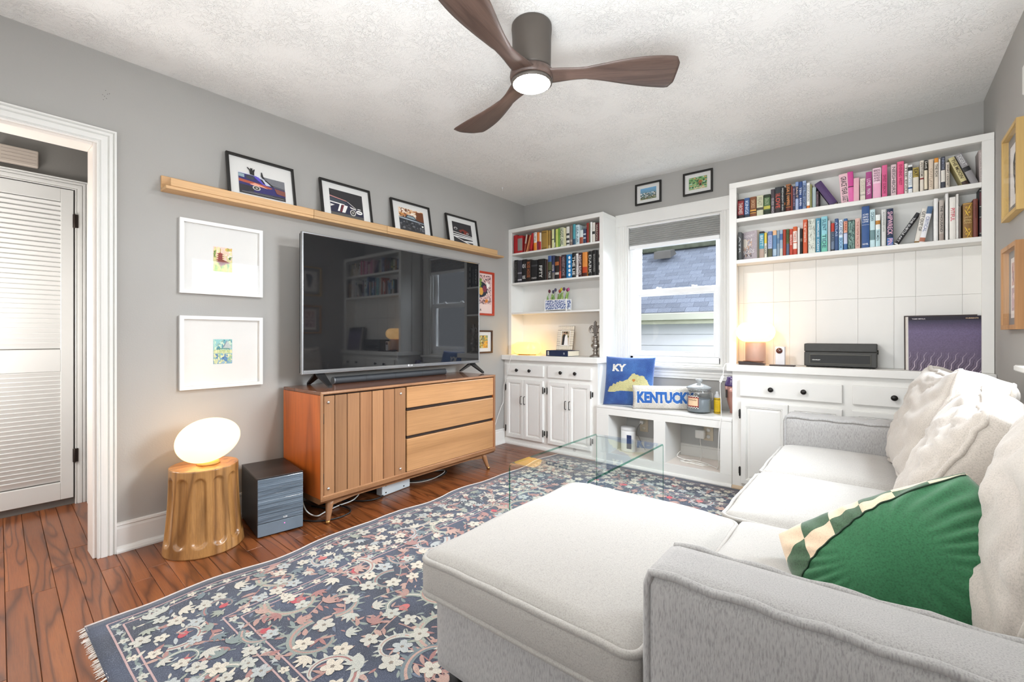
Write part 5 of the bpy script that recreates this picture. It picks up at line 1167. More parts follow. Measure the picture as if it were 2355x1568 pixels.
# ------------------------------------------------------------------ sofa
def fabric(name,c,var=.1,vert=False,scale=330,wr=0):
    s=NT(name); s.set(rough=.95,sheen=.25); c=lin(c)
    v=s.coord('Object',(1,1,.18) if vert else (1,1,1)); n1=s.noise(v,scale,2,.6); n3=s.noise(s.coord('Object'),scale*2.2,2,.6)
    col=s.ramp(n1,[(.3,tuple(x*(1-var*2.2) for x in c)),(.5,c),(.7,tuple(min(1,x*(1+var)) for x in c))])
    s.l(col,s.b.inputs['Base Color']); h=s.math('ADD',n1,n3)
    s.bump(h,.12,.0008); MATS[name]=s.m; return s.m
LIN=fabric('linen_sofa','#A5A19B',.09); LINV=fabric('linen_sofa_sides','#A5A3A1',.13,True,420); CUSH=fabric('linen_cushion','#B3ABA2',.09)
def softbox(hx,hy,hz,r,bul=(0,0,0),cut=(26,26,8),wr=None,seed=0):
    """rounded upholstered block centred at 0; bul = outward bulge per axis"""
    b=bm_new(); bmesh.ops.create_cube(b,size=2)
    # regular grid on every face
    b.free(); b=bm_new(); vd={}
    def V(i,j,k):
        key=(i,j,k)
        if key not in vd:
            u,v,w=i/cut[0]*2-1,j/cut[1]*2-1,k/cut[2]*2-1
            # gather rows near the borders so that the rounding is smooth
            g=lambda t: math.copysign(1-(1-abs(t))**1.25,t)
            u,v,w=g(u),g(v),g(w); p=Vector((u*hx,v*hy,w*hz)); q=Vector((max(-hx+r,min(hx-r,p.x)),max(-hy+r,min(hy-r,p.y)),max(-hz+r,min(hz-r,p.z)))); d=p-q
            if d.length>1e-9: 
                m_=max(abs(d.x),abs(d.y),abs(d.z)); p=q+d.normalized()*min(r,m_ if sum(abs(t)>1e-9 for t in d)==1 else r)
            sx,sy,sz=(max(0,1-u*u),max(0,1-v*v),max(0,1-w*w))
            p.z+=bul[2]*(sx*sy)**.6*w; p.x+=bul[0]*(sy*sz)**.6*u; p.y+=bul[1]*(sx*sz)**.6*v
            if wr: p+=wr(p,u,v,w)
            vd[key]=b.verts.new(p)
        return vd[key]
    nx,ny,nz=cut
    def quad(*k): f=b.faces.new([V(*q) for q in k]); f.smooth=True
    for i in range(nx):
        for j in range(ny): quad((i,j,0),(i,j+1,0),(i+1,j+1,0),(i+1,j,0)); quad((i,j,nz),(i+1,j,nz),(i+1,j+1,nz),(i,j+1,nz))
    for i in range(nx):
        for k in range(nz): quad((i,0,k),(i+1,0,k),(i+1,0,k+1),(i,0,k+1)); quad((i,ny,k),(i,ny,k+1),(i+1,ny,k+1),(i+1,ny,k))
    for j in range(ny):
        for k in range(nz): quad((0,j,k),(0,j,k+1),(0,j+1,k+1),(0,j+1,k)); quad((nx,j,k),(nx,j+1,k),(nx,j+1,k+1),(nx,j,k+1))
    return b
def place_bm(b,M): b.transform(M); return b
def rrect(hx,hy,r,n=6):
    out=[]
    for cx,cy_,a0 in ((hx-r,hy-r,0),(-hx+r,hy-r,90),(-hx+r,-hy+r,180),(hx-r,-hy+r,270)):
        for i in range(n+1): a=R(a0+90*i/n); out.append((cx+r*math.cos(a),cy_+r*math.sin(a)))
    return out
def dens(pts,step=.03):
    out=[]
    for a,c in zip(pts,pts[1:]+pts[:1]):
        a,c=Vector(a),Vector(c); n=max(1,int((c-a).length/step))
        for i in range(n): out.append(a.lerp(c,i/n))
    return out
def nz3(p,f,s=0): return noise.noise(Vector((p.x*f[0]+s*3.1,p.y*f[1]+s*1.7,p.z*f[2]+s)))
sofa=thing('sectional_sofa','light grey linen sectional sofa with chaise, loose back cushions and piped edges','sofa',(2.8,2.0,0))
def cushion_part(name,x0,x1,y0,y1,z0,z1,r,bul,wr,pr=.0075,both=True,mat=LIN):
    c=Vector(((x0+x1)/2,(y0+y1)/2,(z0+z1)/2)); hx,hy,hz=(x1-x0)/2,(y1-y0)/2,(z1-z0)/2
    b=softbox(hx,hy,hz,r,bul,(max(12,int(hx*60)),max(12,int(hy*60)),8),wr); place_bm(b,Matrix.Translation(c)); o=mk(name,b,mat,sofa)
    for k,zz in enumerate(([hz-r*.42] if not both else [hz-r*.42,-hz+r*.42])):
        path=[]
        for p in dens([Vector((x,y,zz)) for x,y in rrect(hx-.002,hy-.002,r*1.3)]):
            u,v=p.x/hx,p.y/hy; q=p.copy()
            if wr: q+=wr(p,max(-1,min(1,u)),max(-1,min(1,v)),zz/hz)
            path.append(q+c)
        b=bm_new(); tube(b,path,pr,7,closed=True); mk('piping',b,mat,o)
    return o
w_ch=lambda p,u,v,w: Vector((0,0,(.004*nz3(p,(5,5,2),1)+.0025*nz3(p,(16,9,2),2))*(1 if w>0 else .3)-.006*(abs(u)**6)))
w_seat=lambda p,u,v,w: Vector((0,0,(.006*nz3(p,(4,9,2),3)+.0035*nz3(p,(3.5,42,2),4)*(.4+.6*max(0,-u+.4)))*(1 if w>0 else .3)))
chz=cushion_part('chaise_cushion',1.898,2.553,.832,1.665,.335,.452,.03,(.012,.008,.042),w_ch,.009)
mk('corner_cushion',place_bm(softbox(.235,.33,.06,.025,(0,0,.03),(20,22,8),w_ch),Matrix.Translation((2.785,1.335,.394))),LIN,sofa)
cushion_part('seat_cushion',2.488,3.05,1.672,2.308,.315,.455,.035,(.02,.012,.038),w_seat,.008)
cushion_part('seat_cushion',2.488,3.05,2.314,2.952,.315,.455,.035,(.02,.012,.038),w_seat,.008)
w_b=lambda p,u,v,w: Vector((0,.002*nz3(p,(6,2,6),5),0))
def block(name,x0,x1,y0,y1,z0,z1,r=.012,bul=(.0,.004,0),mat=LINV,wr=w_b):
    hx,hy,hz=(x1-x0)/2,(y1-y0)/2,(z1-z0)/2
    b=softbox(hx,hy,hz,r,bul,(max(8,int(hx*50)),max(6,int(hy*50)),max(6,int(hz*50))),wr); return mk(name,place_bm(b,Matrix.Translation(((x0+x1)/2,(y0+y1)/2,(z0+z1)/2))),mat,sofa)
block('chaise_base',1.94,2.555,.858,1.655,.13,.336); block('chaise_base',2.556,3.19,1.01,1.655,.13,.333)
block('seat_base',2.525,3.19,1.66,2.955,.13,.318)
w_arm=lambda p,u,v,w: Vector((0,.0025*nz3(p,(7,2,5),6),.003*nz3(p,(5,8,2),7)))
def arm(x0,x1,y0,y1,z0,z1):
    a=block('armrest',x0,x1,y0,y1,z0,z1,.018,(.003,.006,.008),LINV,w_arm)
    for yy,sg in ((y0,1),(y1,-1)):
        b=bm_new(); pts=[Vector((x0+.006,yy+sg*.006,z0+.02))]+[Vector((x0+.006,yy+sg*.006,z0+(z1-z0-.03)*i/8)) for i in range(1,9)]+[Vector((x0+.014,yy+sg*.006,z1-.006))]+[Vector((x0+.03+(x1-x0-.03)*i/24,yy+sg*.006,z1-.004+.003*math.sin(i*1.7))) for i in range(25)]
        tube(b,pts,.0085,7); mk('piping',b,LINV,a)
    return a
arm(2.562,3.375,.845,1.0,.1,.615); arm(2.494,3.375,2.962,3.135,.1,.615)
block('back_frame',3.2,3.378,.84,3.137,.1,.715,.025,(.004,.0,.006))
SLEG=flat('1B1917')
for x,y in ((1.985,.9),(2.5,.9),(3.33,.88),(1.985,1.6),(2.56,1.7),(2.56,3.08),(3.33,3.08)):
    b=bm_new(); lathe(b,[(.016,.0085),(.024,.131)],(x,y,0),12); mk('leg',b,SLEG,sofa)
# loose back cushions: box cushions leaning on the back frame, rumpled
def back_cushion(label,cx,cy_,cz,L,Hh,T,rx,ry,rz,seed,amp=1,mat=CUSH):
    t=thing('back_cushion',label,'cushion',(cx,cy_,cz),(R(rx),R(ry),R(rz)),'loose back cushions of the sofa')
    def wr(p,u,v,w):
        # local axes: x thickness (front = -x), y length, z height
        e=Vector((0,0,0)); fade=1-.5*max(abs(v),abs(w))**4
        big=nz3(p,(3,5.5,5.5),seed); mid=nz3(p,(4,11,17),seed+2); 
        crease=1-abs(nz3(p,(3,6,13),seed+5))*2.4; crease=max(0,crease)**3
        e.x+=math.copysign(1,u)*amp*(.016*big+.011*mid-.014*crease)*fade*min(1,abs(u)*1.6)
        e.z+=amp*(.02*nz3(p,(4,5,3),seed+7)*w)*1.0+amp*.012*nz3(p,(14,14,3),seed+8)*(w>.5)
        e.y+=amp*.014*nz3(p,(5,3,6),seed+9)*v
        e.z-=.03*amp*(1-abs(w))*0+ .035*amp*max(0,w)*(1-v*v)*.6
        return e
    b=softbox(T/2,L/2,Hh/2,.03,(.05,.012,.012),(12,40,32),wr); mk('cover',b,mat,t,True)
    hx,hy,hz=T/2,L/2,Hh/2
    for xs in (-1,1):
        path=[]
        for p in dens([Vector((xs*(hx-.014),y,z)) for y,z in rrect(hy-.004,hz-.004,.04)],.02):
            path.append(p+wr(p,xs*.9,p.y/hy,p.z/hz)+Vector((0,math.copysign(.003,p.y)*(abs(p.y)/hy)**8,math.copysign(.003,p.z)*(abs(p.z)/hz)**8)))
        b=bm_new(); tube(b,path,.0085,7,closed=True); mk('piping',b,mat,t,True)
    return t
back_cushion('far rumpled linen back cushion standing tall against the counter end of sofa',3.115,2.6,.69,.66,.47,.17,-2,20,3,1.3)
back_cushion('middle slumped linen back cushion with deep creases behind the seat',3.14,1.98,.655,.66,.44,.18,2,27,-6,4.1,1.5)
back_cushion('nearest linen back cushion behind the green pillow, its corner on the armrest',3.21,1.33,.69,.6,.44,.16,3,13,-6,7.7,1.0)
# ------------------------------------------------------------------ throw pillows
def pil_z(u,v,t,ex=.42): return t/2*(max(0,(1-u*u))*max(0,(1-v*v)))**ex
def pil_xy(u,v,hw,hh,pinch): 
    k=1-pinch*(1-v*v); m=1-pinch*(1-u*u)
    return u*hw*k, v*hh*m
def pillow_mesh(hw,hh,t,n,m,pinch=.05,wr=None,ex=.42,front=None,mi=(0,0)):
    b=bm_new(); F={};Bk={}
    for i in range(n+1):
        for j in range(m+1):
            u,v=-1+2*i/n,-1+2*j/m; x,y=pil_xy(u,v,hw,hh,pinch); z=pil_z(u,v,t,ex); d=wr(x,y,1,u,v) if wr else 0
            p=Vector((x,y,z+d)); F[i,j]=b.verts.new(p)
            if 0<i<n and 0<j<m: Bk[i,j]=b.verts.new(Vector((x,y,-z-(wr(x,y,-1,u,v) if wr else 0))))
            else: Bk[i,j]=F[i,j]
    for i in range(n):
        for j in range(m):
            f=b.faces.new((F[i,j],F[i+1,j],F[i+1,j+1],F[i,j+1])); f.smooth=True; f.material_index=front(i,j) if front else mi[0]
            try: f=b.faces.new((Bk[i,j],Bk[i,j+1],Bk[i+1,j+1],Bk[i+1,j])); f.smooth=True; f.material_index=mi[1]
            except ValueError: pass
    return b
GRN_=fabric('green_linen','#2F6B45',.14,False,300); GRD=fabric('green_linen_dark','#3B5A3E',.18,False,260); CRP=fabric('cream_cotton','#DCC3A6',.06,False,300)
gp=thing('throw_pillow','green pillow with cream and green patchwork front wedged against the near armrest','pillow',(2.962,1.30,.552),(R(50),R(-32),R(6)))
def wr_g(x,y,s,u,v):
    ed=max(abs(u),abs(v)); a=math.atan2(v,u)
    puck=.012*math.sin(a*26+4*noise.noise(Vector((x*9,y*9,s))))*max(0,min(1,(ed-.35)/.5))*(1-ed**6)
    return .018*noise.noise(Vector((x*6,y*6,s*3)))*(1-ed**4)+puck*.55+.006*noise.noise(Vector((x*22,y*9,s)))*(1-ed**3)
N_=72
mk('cover',pillow_mesh(.21,.155,.23,N_,N_,-.05,wr_g,.5),[GRN_],gp,True)
# patchwork pieces are separate patches of cloth sewn on the front (far) side
b=None
pcs=[]
for gi in range(6):
    for gj in range(6):
        if (gi+gj)%2==0 or (gi*3+gj)%5==0: pcs.append((gi,gj,CRP if (gi+gj)%2==0 else GRD))
        else: pcs.append((gi,gj,GRD))
for gi,gj,mt in pcs:
    b=bm_new(); k=N_//6; vv={}
    for i in range(gi*k,gi*k+k+1):
        for j in range(gj*k,gj*k+k+1):
            u,v=-1+2*i/N_,-1+2*j/N_; uu,v2=u*.985,v*.985; x,y=pil_xy(uu,v2,.21,.155,-.05); zz=pil_z(uu,v2,.23,.5)+wr_g(x,y,-1,uu,v2)+.0018
            vv[i,j]=b.verts.new(Vector((x,y,-zz)))
    for i in range(gi*k,gi*k+k):
        for j in range(gj*k,gj*k+k): f=b.faces.new((vv[i,j],vv[i,j+1],vv[i+1,j+1],vv[i+1,j])); f.smooth=True
    mk('patch',b,mt,gp,True)
def sP(u,v,l=.0018):
    x,y=pil_xy(u,v,.21,.155,-.05); return Vector((x,y,pil_z(u,v,.23,.5)+wr_g(x,y,1,u,v)+l))
def wrap_patch(u0,u1,vf0,vf1,mt,n=12):
    b=bm_new(); g=[[b.verts.new(sP(u0(j/n)+(u1(j/n)-u0(j/n))*i/n,vf0+(vf1-vf0)*j/n)) for j in range(n+1)] for i in range(n+1)]
    for i in range(n):
        for j in range(n): f=b.faces.new((g[i][j],g[i+1][j],g[i+1][j+1],g[i][j+1])); f.smooth=True
    mk('patch',b,mt,gp,True)
seam_v=lambda u:-.05+1.0*((u+1)/2)**.62
def top_patch(u0,u1,mt,a,c,n=12):
    b=bm_new(); s0=seam_v
    def VV(i,j): u=u0+(u1-u0)*i/n; lo,hi=s0(u),.995; lo,hi=lo+(hi-lo)*a,lo+(hi-lo)*c; return b.verts.new(sP(u,lo+(hi-lo)*j/n))
    g=[[VV(i,j) for j in range(n+1)] for i in range(n+1)]
    for i in range(n):
        for j in range(n): f=b.faces.new((g[i][j],g[i+1][j],g[i+1][j+1],g[i][j+1])); f.smooth=True
    mk('patch',b,mt,gp,True)
for k in range(6):
    u0=-.995+k*.332; top_patch(u0,u0+.332,CRP if k%2 else GRD,0,.5); top_patch(u0,u0+.332,GRD if k%2 else CRP,.5,1)
b=bm_new(); tube(b,[sP(-.985+1.97*i/60,seam_v(-.985+1.97*i/60),.002) for i in range(61)],.0018,6); mk('seam',b,flat('1E3A26'),gp,True)
# hooked wool pillows by the window
def hooked(name,c,c2):
    s=NT(name); s.set(rough=1,sheen=.3); v=s.coord('Object'); n1=s.noise(v,260,2,.6); n2=s.noise(v,9,2)
    col=s.mix(s.ramp(n2,[(.3,(0,0,0)),(.75,(1,1,1))]),lin(c),lin(c2)); s.l(s.mix(s.ramp(n1,[(.35,(.4,.4,.4)),(.6,(0,0,0))]),col,(0,0,0)),s.b.inputs['Base Color']); s.bump(n1,.9,.003); MATS[name]=s.m; return s.m
WBL=hooked('wool_blue','#2C4E93','#4A76B8'); WLB=hooked('wool_bright_blue','#2C66B8','#3A78C6'); WWH=hooked('wool_white','#EFECE4','#F7F5F0'); WCR=hooked('wool_oatmeal','#D9D3C9','#E6E1D8'); WYE=hooked('wool_straw','#CFC98E','#DCD6A2'); WOR=flat('B8762E')
def in_tris(tris,x,y):
    for (x0,x1,y0,y1,a,b_,c) in tris:
        if x<x0 or x>x1 or y<y0 or y>y1: continue
        d1=(x-b_[0])*(a[1]-b_[1])-(a[0]-b_[0])*(y-b_[1]); d2=(x-c[0])*(b_[1]-c[1])-(b_[0]-c[0])*(y-c[1]); d3=(x-a[0])*(c[1]-a[1])-(c[0]-a[0])*(y-a[1])
        if not ((d1<0 or d2<0 or d3<0) and (d1>0 or d2>0 or d3>0)): return True
    return False
def text_tris(s,cx,cy_,w,h,bold):
    me=text_mesh(s,bold); xs=[v.co.x for v in me.vertices]; ys=[v.co.y for v in me.vertices]; me.calc_loop_triangles(); out=[]
    def T(v): c=me.vertices[v].co; return (cx+((c.x-min(xs))/(max(xs)-min(xs))-.5)*w, cy_+((c.y-min(ys))/(max(ys)-min(ys))-.5)*h)
    for t in me.loop_triangles:
        p=[T(v) for v in t.vertices]; out.append((min(q[0] for q in p),max(q[0] for q in p),min(q[1] for q in p),max(q[1] for q in p),*p))
    return out
def inlay(name,test,hw,hh,t,n,m,pinch,mat,parent,lift,wr=None,ex=.42):
    """wool inlay following the pillow's front: every cell whose centre passes the test"""
    b=bm_new(); vv={}
    def V(i,j):
        if (i,j) not in vv:
            u,v=-1+2*i/n,-1+2*j/m; x,y=pil_xy(u,v,hw,hh,pinch); vv[i,j]=b.verts.new(Vector((x,y,pil_z(u,v,t,ex)+(wr(x,y,1,u,v) if wr else 0)+lift)))
        return vv[i,j]
    for i in range(n):
        for j in range(m):
            x,y=pil_xy(-1+2*(i+.5)/n,-1+2*(j+.5)/m,hw,hh,pinch)
            if test(x,y): f=b.faces.new((V(i,j),V(i+1,j),V(i+1,j+1),V(i,j+1))); f.smooth=True
    return mk(name,b,mat,parent,True)
wr_k=lambda x,y,s,u,v: .006*noise.noise(Vector((x*9,y*9,s*2)))*(1-max(abs(u),abs(v))**4)
ky=thing('throw_pillow','square blue wool pillow with white KY letters and straw-coloured state map','pillow',(1.297,3.535,.688),(R(77),0,R(9)))
hw=hh=.208
mk('cover',pillow_mesh(hw,hh,.11,48,48,.04,wr_k),[WBL],ky,True)
tt=text_tris('KY',-.075,.105,.115,.062,.05); inlay('lettering',lambda x,y:in_tris(tt,x,y),hw,hh,.11,120,120,.04,WWH,ky,.0016,wr_k)
KM=[(-.165,-.098),(-.155,-.075),(-.148,-.055),(-.128,-.05),(-.115,-.03),(-.095,-.036),(-.085,-.018),(-.07,-.02),(-.06,-.008),(-.035,-.012),(-.012,.002),(.005,.008),(.018,.03),(.03,.042),(.035,.055),(.055,.062),(.068,.05),(.085,.052),(.1,.04),(.118,.046),(.135,.04),(.142,.022),(.158,.01),(.17,-.02),(.178,-.03),(.15,-.06),(.12,-.085),(.06,-.088),(-.03,-.088),(-.08,-.09),(-.1,-.1),(-.135,-.1)]
def in_poly(x,y,P=KM):
    c=False; j=len(P)-1
    for i in range(len(P)):
        if (P[i][1]>y)!=(P[j][1]>y) and x<(P[j][0]-P[i][0])*(y-P[i][1])/(P[j][1]-P[i][1])+P[i][0]: c=not c
        j=i
    return c
inlay('state_map',in_poly,hw,hh,.11,110,110,.04,WYE,ky,.0014,wr_k)
inlay('heart',lambda x,y:(lambda a,c:(a*a+c*c-1)**3-a*a*c**3<0)((x-.055)/.011,(y-.0)/.011),hw,hh,.11,200,200,.04,WOR,ky,.003,wr_k)
ke=thing('throw_pillow','long oatmeal wool pillow lettered KENTUCKY in blue, partly behind the glass jar','pillow',(1.592,3.55,.577),(R(84),0,R(30)))
hw2,hh2=.25,.094
wr_e=lambda x,y,s,u,v: .004*noise.noise(Vector((x*8,y*8,s*2)))*(1-max(abs(u),abs(v))**4)
mk('cover',pillow_mesh(hw2,hh2,.10,60,30,.035,wr_e),[WCR],ke,True)
t1=text_tris('KENTUCKY',0,.002,.43,.098,.0) 
def slab_test(x,y):
    return in_tris(tb,x,y)
tb=text_tris('KENTUCKY',.003,.0,.435,.092,.055); th_=text_tris('KENTUCKY',.003,.0,.45,.106,.09)
inlay('letter_outline',lambda x,y:in_tris(th_,x,y),hw2,hh2,.10,230,90,.035,WWH,ke,.0012,wr_e)
inlay('lettering',slab_test,hw2,hh2,.10,230,90,.035,WLB,ke,.0024,wr_e)
# ------------------------------------------------------------------ on the bench
TBZ=.484
cg=NT('clear_glass'); cg.set(col=(.96,.98,.98),rough=.02,trans=1.0,ior=1.3); CG=thin_glass('jar_glass',(.965,.975,.98),1.0)
jr=thing('candle_jar','big lidded glass jar candle with grey-blue wax and red checkered label','jar',(1.85,3.57,TBZ))
jc=(1.85,3.57,TBZ)
b=bm_new(); lathe(b,[(.074,.0008),(.083,.006),(.087,.02),(.088,.12),(.088,.158),(.083,.172),(.0815,.18),(.0785,.18),(.0795,.171),(.0845,.157),(.0845,.022),(.08,.009),(.07,.006)],jc,40); mk('glass_body',b,CG,jr)
b=bm_new(); lathe(b,[(.07,.0085),(.0795,.012),(.0835,.023),(.0838,.103),(.08,.1065),(0,.1065)],jc,36); mk('wax',b,paint('wax_blue','#7A8085',.35,.08,20),jr)
b=bm_new(); lathe(b,[(.0835,.1815),(.09,.184),(.091,.188),(.085,.196),(.05,.21),(.026,.219),(.018,.224),(.017,.232),(.024,.238),(.027,.246),(.024,.254),(0,.257)],jc,36); mk('lid',b,paint('lid_glass','#DADFE1',.08,.02,20,spec=.8,trans=.55),jr)
lab=bm_new()
def jlab(u,v,l): a=R(-104)+(u-.5)*R(58); r=.0886+l; return Vector((jc[0]+r*math.cos(a),jc[1]+r*math.sin(a),jc[2]+.04+.095*v))
def lab_strip(A_,u0,v0,u1,v1,c):
    A_.k+=1
    for i in range(8): a,b_=u0+(u1-u0)*i/8,u0+(u1-u0)*(i+1)/8; A_.rect(a,v0,b_,v1,c,A_.k)
A_=Art(jlab,.0002); lab_strip(A_,0,0,1,1,'8E2B22'); 
for r_,v0 in ((0,.0),(1,.06),(0,.88),(1,.94)):
    for i in range(10):
        A_.rect(i/10,v0,(i+1)/10,v0+.06,'F2ECE4' if (i+r_)%2 else '1E1A18',2.5)
lab_strip(A_,.06,.2,.94,.8,'E9C9A4')
for v in (.52,.42,.34,.27): A_.rect(.16 if v>.3 else .2,v,.84 if v>.3 else .8,v+.018,'8E5A3A',6)
A_.build('label',jr)
def curved_text(s,v0,v1,u0,u1,c,par,P):
    me=text_mesh(s,.01).copy(); xs=[q.co.x for q in me.vertices]; ys=[q.co.y for q in me.vertices]
    for q in me.vertices: q.co=P(u0+(u1-u0)*(q.co.x-min(xs))/(max(xs)-min(xs)),v0+(v1-v0)*(q.co.y-min(ys))/(max(ys)-min(ys)),.0018)
    return mk('lettering',me,flat(c),par)
curved_text('Kentucky',.58,.72,.14,.86,'6E3A22',jr,jlab)
b=bm_new(); tube(b,[(jc[0]+.0885*math.cos(a),jc[1]+.0885*math.sin(a),jc[2]+.158) for a in [2*math.pi*i/40 for i in range(40)]],.0022,6,closed=True); tube(b,smooth_path([(jc[0]+.089,jc[1]-.01,jc[2]+.158),(jc[0]+.1,jc[1]-.012,jc[2]+.15),(jc[0]+.1,jc[1]-.012,jc[2]+.11),(jc[0]+.09,jc[1]-.01,jc[2]+.1)],5),.0022,6); mk('wire_bail',b,CHR,jr)
bo=thing('spray_bottle','small yellow bottle with black checks and a clear cap beside the candle jar','bottle',(1.972,3.605,TBZ)); bc=(1.972,3.605,TBZ)
b=bm_new(); lathe(b,[(.022,.0006),(.0235,.003),(.0235,.115),(.0232,.118)],bc,24); mk('body',b,paint('bottle_yellow','#E3BE1E',.4,.04,20),bo)
b=bm_new(); lathe(b,[(.0228,.1185),(.022,.13),(.012,.146),(.0105,.149),(.0105,.162),(.008,.164),(0,.164)],bc,24); mk('cap',b,paint('cap_white','#E9EAEA',.25,.02,20,trans=.3),bo)
bl=lambda u,v,l:Vector((bc[0]+(.0238+l)*math.cos(R(-97)+(u-.5)*R(180)),bc[1]+(.0238+l)*math.sin(R(-97)+(u-.5)*R(180)),bc[2]+.003+.11*v))
A_=Art(bl,.0001)
for r_,v0 in ((0,.02),(1,.07),(0,.9),(1,.95)):
    for i in range(14):
        if (i+r_)%2==0: A_.rect(i/14,v0,(i+1)/14,v0+.05,'1E1A14',2)
for v in (.78,.7,.6,.5,.42,.34,.24): 
    for i in range(4): A_.rect(.3+i*.1,v,.36+i*.1+.03,v+.02,'A9861A',2)
A_.build('label',bo)
hd=thing('hair_tool','pink and purple hair tool standing in the corner of the bench','appliance',(2.055,3.69,TBZ)); hc=(2.055,3.69,TBZ)
b=bm_new(); lathe(b,[(.014,.0006),(.016,.004),(.016,.03),(.02,.034),(.034,.09),(.047,.16),(.05,.205)],hc,28); mk('body',b,paint('rose_metal','#B98A80',.3,.05,15,metal=.5),hd)
b=bm_new(); lathe(b,[(.0505,.2055),(.05,.222),(.042,.244),(.036,.256),(.036,.27),(.03,.275),(0,.276)],hc,28); mk('cap',b,paint('cap_purple','#5E4A80',.2,.08,15,trans=.2),hd)
mk('switch_panel',B(hc[0]-.034,hc[0]-.022,hc[1]-.0485,hc[1]-.044,TBZ+.12,TBZ+.18,.002),flat('2A2420'),hd)
# cubbies
cb=thing('white_canister','white rounded canister with a navy panel in the left bench cubby','canister',(1.262,3.6,.0895))
b=bm_new(); lathe(b,[(.056,.0006),(.062,.005),(.062,.172),(.061,.176)],(1.262,3.6,.0895),32,sy=.82); mk('body',b,paint('canister_white','#EDEDEC',.35,.02,10),cb)
b=bm_new(); lathe(b,[(.061,.1765),(.064,.179),(.064,.2),(.058,.208),(.03,.213),(0,.214)],(1.262,3.6,.0895),32,sy=.82); mk('lid',b,paint('canister_lid','#E2E3E3',.35,.02,10),cb)
mk('navy_panel',B(1.262+.008,1.262+.05,3.5485,3.552,.12,.235,.002),flat('24345E'),cb)
def outlet(name,label,x,z,light):
    t=thing(name,label,'outlet',(x,BY-.0075,z)); mk('cover_plate',B(x-.037,x+.037,BY-.0125,BY-.0065,z-.058,z+.058,.003,2),paint('outlet_ivory','#CFC3AE' if not light else '#E6E4DE',.4,.02,20),t)
    for dz in (-.026,.026): b=bm_new(); lathe(b,[(.0155,0),(.0155,.002),(0,.002)],(x,BY-.0126,z+dz),16,'-y'); mk('receptacle',b,flat('D9D2C2' if not light else 'EFEDE8'),t)
    return t
outlet('wall_outlet','ivory wall outlet inside the left bench cubby',1.325,.29,False); outlet('wall_outlet','white wall outlet inside the right bench cubby',1.86,.29,True)
WCB=paint('cable_white','#EDEBE6',.45,.02,30); BCB=paint('cable_black','#1D1B1A',.5,.05,30)
def cable(name,label,pts,r,m,extra=None,k=8):
    b=bm_new(); tube(b,smooth_path(pts,k),r,6); o=mk(name,b,m,None,at=tuple(pts[0])); tag(o,label,'cable'); return o
o=thing('phone_charger','white phone charger plugged into the left cubby outlet','charger',(1.318,3.755,.315)); mk('body',B(1.303,1.333,3.735,3.7635,.302,.33,.004,2),WCB,o)
b=bm_new(); tube(b,smooth_path([(1.318,3.735,.312),(1.30,3.71,.28),(1.29,3.70,.22),(1.31,3.70,.2),(1.335,3.71,.14),(1.37,3.7,.093)],6),.0022,6); mk('cord',b,paint('cord_grey','#8E8A84',.5),o)
o=thing('power_adapter','square white power adapter hanging on the right cubby outlet','charger',(1.812,3.74,.29)); mk('body',B(1.775,1.845,3.715,3.7625,.252,.318,.006,2),WCB,o)
b=bm_new(); tube(b,smooth_path([(1.81,3.735,.252),(1.812,3.73,.22),(1.82,3.73,.16),(1.825,3.72,.12),(1.83,3.66,.0925)],6),.0022,6); mk('cord',b,WCB,o)
rg=random.Random(9); pts=[]
for i in range(30): a=i*.9; pts.append((1.82+.13*math.cos(a)*rg.uniform(.5,1),3.57+.06*math.sin(a)*rg.uniform(.5,1),.0925+.004*(i%3)))
cable('cable_coil','loose coil of white cable on the floor of the right bench cubby',[(1.7,3.6,.16),(1.7,3.56,.12)]+pts+[(2.02,3.5,.095)],.0024,WCB)
cable('lamp_cord','white lamp cord with inline switch hanging over the bench beside right cabinet',[(2.25,3.44,.871),(2.15,3.42,.8715),(2.082,3.385,.868),(2.07,3.376,.79),(2.052,3.372,.73),(2.05,3.40,.6),(2.046,3.418,.49),(2.036,3.41,.4),(2.028,3.418,.25),(2.022,3.45,.15),(2.0,3.5,.094)],.0026,WCB)
sw_=bpy.data.objects['lamp_cord']; b=softbox(.009,.007,.026,.006,(0,0,0),(6,6,10)); mk('inline_switch',place_bm(b,Matrix.Translation((2.062,3.372,.765))@Matrix.Rotation(R(22),4,'Y')),WCB,sw_)
cable('lamp_cord','thin white lamp cord drooping down the left corner cabinet',[(.16,3.46,.8815),(.145,3.412,.881),(.12,3.405,.82),(.085,3.42,.72),(.05,3.43,.64),(.028,3.42,.56),(.03,3.415,.42),(.026,3.38,.36),(.022,3.3,.2),(.035,3.22,.03),(.045,2.9,.0285)],.0025,WCB)
# ------------------------------------------------------------------ on the counters
LC=.879; RCZ=.868
pl=thing('pebble_lamp','low glowing oval pebble lamp at the left end of the corner counter','lamp',(.222,3.55,LC))
b=softbox(.15,.125,.058,.057,(.0,.0,.004),(28,26,14)); 
for v in b.verts:
    a=math.atan2(v.co.y/.125,v.co.x/.15); r=max(abs(v.co.x)/.15,abs(v.co.y)/.125); v.co.x=.15*r*math.cos(a); v.co.y=.125*r*math.sin(a)
mk('shade',place_bm(b,Matrix.Translation((.222,3.55,LC+.068))),glow('lamp_glass_pebble','#FFCB68',1.7),pl)
b=bm_new(); lathe(b,[(.085,.0006),(.095,.004),(.105,.011),(.1,.016)],(.222,3.55,LC),32,sy=.84); mk('base',b,paint('lamp_base','#B9935A',.4),pl)
bk=thing('book','thick navy hardback lying flat under the photo frame on the corner counter','book',(.63,3.56,LC),(0,0,R(-4)))
